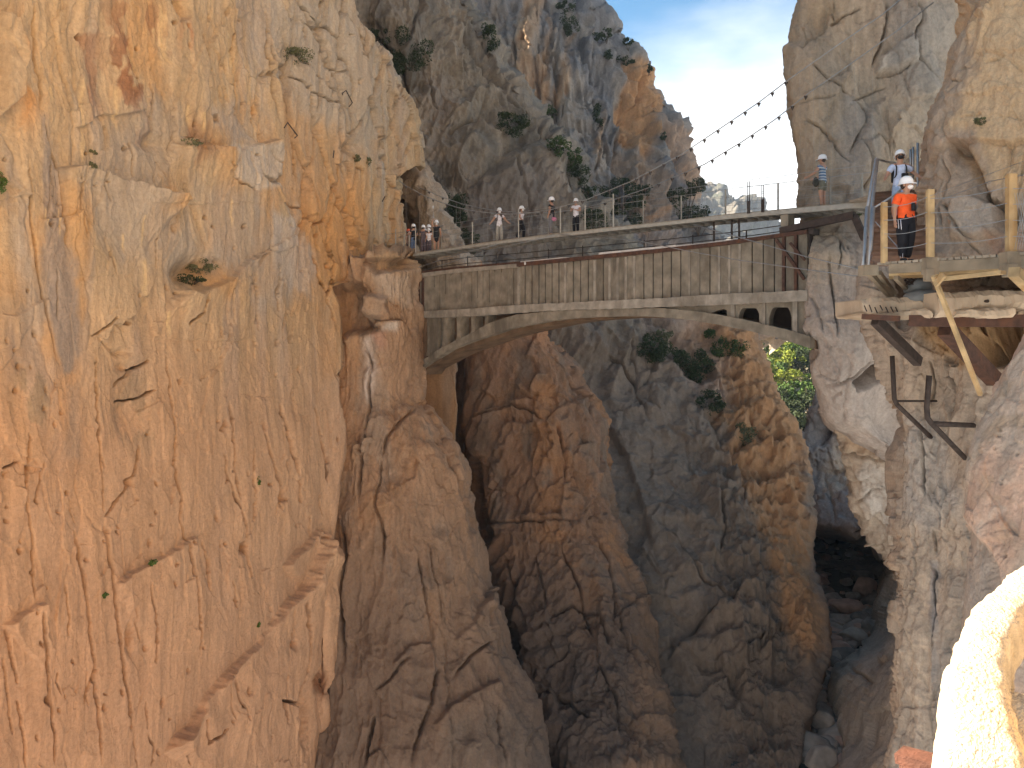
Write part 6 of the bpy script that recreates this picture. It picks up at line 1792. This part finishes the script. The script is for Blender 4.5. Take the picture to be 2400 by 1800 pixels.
    if bag:
        z = J['chest']
        mb = MB(); mb.box(z + Vector((0, .10 * H, -.03 * H)), (.16 * H, .085 * H, .22 * H)); o = local('backpack', mb.mesh('backpack'), bag, root, False)
        md = o.modifiers.new('bevel', 'BEVEL'); md.width = .02 * H; md.segments = 3
        for sx in (-1, 1):
            mb = MB(); mb.tube([z + Vector((.055 * sx, .075, .07)) * H, z + Vector((.062 * sx, 0, .115)) * H, z + Vector((.066 * sx, -.072, .05)) * H, z + Vector((.07 * sx, -.068, -.06)) * H, z + Vector((.07 * sx, .04, -.11)) * H], .010 * H, 6); local('strap', mb.mesh('strap'), bag, root, True)
    return root

def deck_at(px, back=.55):
    q = fpt(px, bline(deckT, px)); z = q.z
    r = fpt(px, bline(deckT, px), -back); r.z = z; return r
WHITE_T = cloth('white_shirt', (.66, .63, .66)); BLK_T = cloth('black_shirt', (.02, .02, .023)); BEIGE = cloth('beige_trousers', (.33, .31, .27)); BLKP = cloth('black_trousers', (.016, .016, .02)); GREYP = cloth('grey_trousers', (.19, .18, .185))
JEANS = cloth('blue_jeans', (.12, .17, .28)); LBLUE = cloth('light_blue_shirt', (.50, .57, .74)); LJEANS = cloth('light_blue_jeans', (.27, .36, .52)); ORANGE = cloth('orange_shirt', (.83, .11, .025)); BROWNJ = cloth('brown_jacket', (.22, .13, .08)); BROWNP = cloth('brown_trousers', (.13, .085, .065))
PURP = cloth('plum_trousers', (.10, .075, .085)); OLIVE = cloth('olive_shorts', (.16, .15, .11)); STRIPE, t_, b_ = new_mat('striped_shirt')
wv = t_.nodes.new('ShaderNodeTexWave'); wv.bands_direction = 'Z'; wv.inputs['Scale'].default_value = 3.2; wv.inputs['Distortion'].default_value = .3
co = t_.nodes.new('ShaderNodeTexCoord'); t_.links.new(co.outputs['Object'], wv.inputs['Vector'])
rp = t_.nodes.new('ShaderNodeValToRGB'); rp.color_ramp.elements[0].color = (.06, .13, .24, 1); rp.color_ramp.elements[1].color = (.40, .45, .50, 1); rp.color_ramp.elements[0].position = .45; rp.color_ramp.elements[1].position = .55
t_.links.new(wv.outputs['Fac'], rp.inputs[0]); t_.links.new(rp.outputs[0], b_.inputs['Base Color']); b_.inputs['Roughness'].default_value = .85
PIN = plain('pink_bag', (.50, .16, .26), .7, scale=9)

walk = {'kL': (.05, -.07, .285), 'aL': (.05, -.06, .05), 'tL': (.055, -.155, .03), 'kR': (-.05, .02, .28), 'aR': (-.05, .12, .05), 'tR': (-.055, .03, .018)}
person(deck_at(931, .75), R(65), 1.42, 'person in red helmet and brown jacket at the left end of the footbridge', BROWNJ, BROWNP, dict(eL=(.15, -.06, .66), wL=(.16, -.18, .62), hL=(.16, -.22, .62)), helmet=HELM_R, mask=True)
person(deck_at(957, .35), R(-150), 1.55, 'person in black vest and blue jeans standing beside the red helmet', BLK_T, JEANS, dict(eR=(-.17, -.05, .66), wR=(-.10, -.13, .60), hR=(-.06, -.14, .60)))
person(deck_at(967, .85), R(20), 1.32, 'shorter person in dark clothes half hidden behind the one in jeans', BLK_T, BLKP)
person(deck_at(974, .9), R(-30), 1.50, 'person in white helmet and dark top at the back of the group', BLK_T, PURP)
person(deck_at(980, .35), R(160), 1.40, 'person in white helmet and plum trousers leaning at the front of the group', PURP, PURP, dict(eL=(.17, -.05, .66), wL=(.12, -.13, .62), hL=(.09, -.15, .62)))
person(deck_at(990, .45), R(-20), 1.20, 'small person in light shirt next to the one in the black dress', WHITE_T, PURP)
person(deck_at(1002, .6), R(10), 1.58, 'person in long black dress raising one arm with a selfie stick', BLK_T, BLKP, dict(eR=(-.15, -.05, .90), wR=(-.10, -.10, 1.03), hR=(-.09, -.11, 1.07)), dress=True, sleeve=.25)
dp = deck_at(1002, .6); h_ = dp + Vector((-.13, -.18, 1.66))
mb = MB(); mb.tube([h_ - Vector((0, 0, .12)), h_ + Vector((-.02, -.02, .55))], .012, 5); mb.box(h_ + Vector((-.02, -.02, .60)), (.07, .02, .13)); tag(mb.build('selfie_stick', STEEL), 'thin selfie stick held up above the group', 'selfie stick')
person(deck_at(1151), R(12), 1.60, 'man in white polo and beige trousers walking with arms spread', WHITE_T, BEIGE, dict(eL=(.19, -.03, .66), wL=(.29, -.06, .575), hL=(.335, -.07, .575), eR=(-.19, -.01, .66), wR=(-.27, .0, .55), hR=(-.30, .0, .52), **walk), bag=BLACK, lean=.04, near=False)
person(deck_at(1202), R(55), 1.52, 'woman in cropped white top, black trousers and white shoes walking on the footbridge', WHITE_T, BLKP, dict(eL=(.14, .07, .66), wL=(.15, .13, .55), hL=(.15, .14, .51), eR=(-.14, -.05, .65), wR=(-.15, -.14, .58), hR=(-.15, -.18, .57), **walk), shoes=SHOE_W, lean=.05, bare_mid=True)
person(deck_at(1274), R(-120), 1.70, 'tall man in black T-shirt and grey trousers seen from behind on the footbridge', BLK_T, GREYP, dict(eR=(-.18, -.02, .66), wR=(-.20, -.12, .55), hR=(-.20, -.15, .53), kR=(-.06, -.09, .30), aR=(-.06, -.03, .06), tR=(-.06, -.12, .03)), mask=False)
dp = deck_at(1287, .3); o = lump('pink_pouch', dp + Vector((.02, -.1, .68)), (.11, .07, .09), PIN, 4); tag(o, 'pink pouch carried beside the tall man in black', 'pouch')
person(deck_at(1331), R(-25), 1.48, 'woman in white shirt and black trousers standing with folded arms', WHITE_T, BLKP, dict(eL=(.15, -.03, .65), wL=(.05, -.12, .67), hL=(.0, -.13, .68), eR=(-.15, -.03, .65), wR=(-.06, -.11, .69), hR=(-.02, -.12, .71)), shoes=SHOE_W, mask=False)
person(deck_at(1914, .5), R(-138), 1.76, 'man in blue striped shirt and olive shorts leaning at the right end of the footbridge', STRIPE, OLIVE, dict(eL=(.16, -.08, .66), wL=(.13, -.24, .61), hL=(.12, -.285, .61), eR=(-.14, -.07, .66), wR=(-.12, -.22, .60), hR=(-.11, -.265, .60)), shorts=True, near=True, mask=False, head=(0, .25))
dp = deck_at(1906, .25); o = lump('hip_bag', dp + Vector((-.06, -.12, .82)), (.10, .10, .16), cloth('dark_bag', (.035, .036, .03)), 6); tag(o, 'dark bag hanging at the hip of the man in olive shorts', 'bag')
pb = Vector(((2108 - CX) / F * 19.4, 19.4, 2.80))
t = (19.4 - sA[0].y) / (sB[0].y - sA[0].y); pb.z = sA[0].z + (sB[0].z - sA[0].z) * (math.floor(t * N_) + 1) / N_
person(pb, R(-8), 1.70, 'bearded man in pale blue T-shirt and jeans coming down the stair', LBLUE, LJEANS, dict(eL=(.19, .01, .70), wL=(.27, -.05, .62), hL=(.30, -.08, .60), eR=(-.17, -.02, .68), wR=(-.23, -.12, .59), hR=(-.25, -.16, .585), kL=(.06, -.06, .29), aL=(.06, -.01, .05), tL=(.065, -.10, .03)), mask=BLACK, bag=BLACK, near=True, lean=.08, head=(-.28, -.15), sleeve=.8)
cp = pb + Vector((.02, -.235, 1.09)); mb = MB(); mb.box(cp, (.14, .07, .09)); mb.tube([cp + Vector((0, -.03, 0)), cp + Vector((0, -.10, -.02))], .042, 10); tag(mb.build('photo_camera', BLACK), 'black camera hanging on the chest of the man in pale blue', 'camera')
po = Vector(((2123 - CX) / F * 15.15, 15.15, Z0 + .003))
wo = person(po, R(14), 1.575, 'woman in bright orange T-shirt and black trousers with white side stripes on the boardwalk', ORANGE, BLKP, girth=1.42, pose=dict(eR=(-.15, .02, .64), wR=(-.155, .0, .50), hR=(-.155, -.005, .455), eL=(.13, .06, .66), wL=(.10, .13, .60), hL=(.07, .15, .59), kR=(-.06, -.02, .28), aR=(-.052, .0, .04), tR=(-.075, -.09, .016), kL=(.05, .0, .28), aL=(.06, .05, .04), tL=(.085, -.03, .016)), mask=True, hair=True, near=True, head=(0, .42), sleeve=.85)
SW = plain('white_stripe', (.70, .72, .80), .8, var=.05, scale=9)
for k, dx in enumerate((-.006, .014)):
    mb = MB(); mb.tube([Vector((-.114 + dx * .5, -.02 - dx * 1.5, .50)) * 1.585, Vector((-.112 + dx * .5, -.03 - dx * 1.5, .40)) * 1.585, Vector((-.099 + dx * .5, -.03 - dx * 1.5, .28)) * 1.585, Vector((-.086 + dx * .5, -.02 - dx * 1.5, .15)) * 1.585, Vector((-.078 + dx * .5, -.012 - dx * 1.5, .05)) * 1.585], .006, 5)
    local('trouser_stripe', mb.mesh('trouser_stripe'), SW, wo, True)
cp = po + Vector((.06, -.165, 1.02)); mb = MB(); mb.box(cp, (.085, .03, .15), .3); o = mb.build('phone_pouch', BLACK, bevel=.01); tag(o, 'black phone pouch hanging on the orange T-shirt', 'pouch')
# ------------------------------------------------------------------ thin air haze
m = bpy.data.materials.new('air'); m.use_nodes = True
t = m.node_tree; t.nodes.remove(t.nodes['Principled BSDF'])
v = t.nodes.new('ShaderNodeVolumePrincipled'); v.inputs['Color'].default_value = (.72, .80, .92, 1); v.inputs['Density'].default_value = .0003; v.inputs['Anisotropy'].default_value = .2
t.links.new(v.outputs[0], t.nodes['Material Output'].inputs['Volume'])
mb = MB(); mb.box((60, 330, 25), (900, 900, 240)); tag(mb.build('haze', m), kind='stuff')
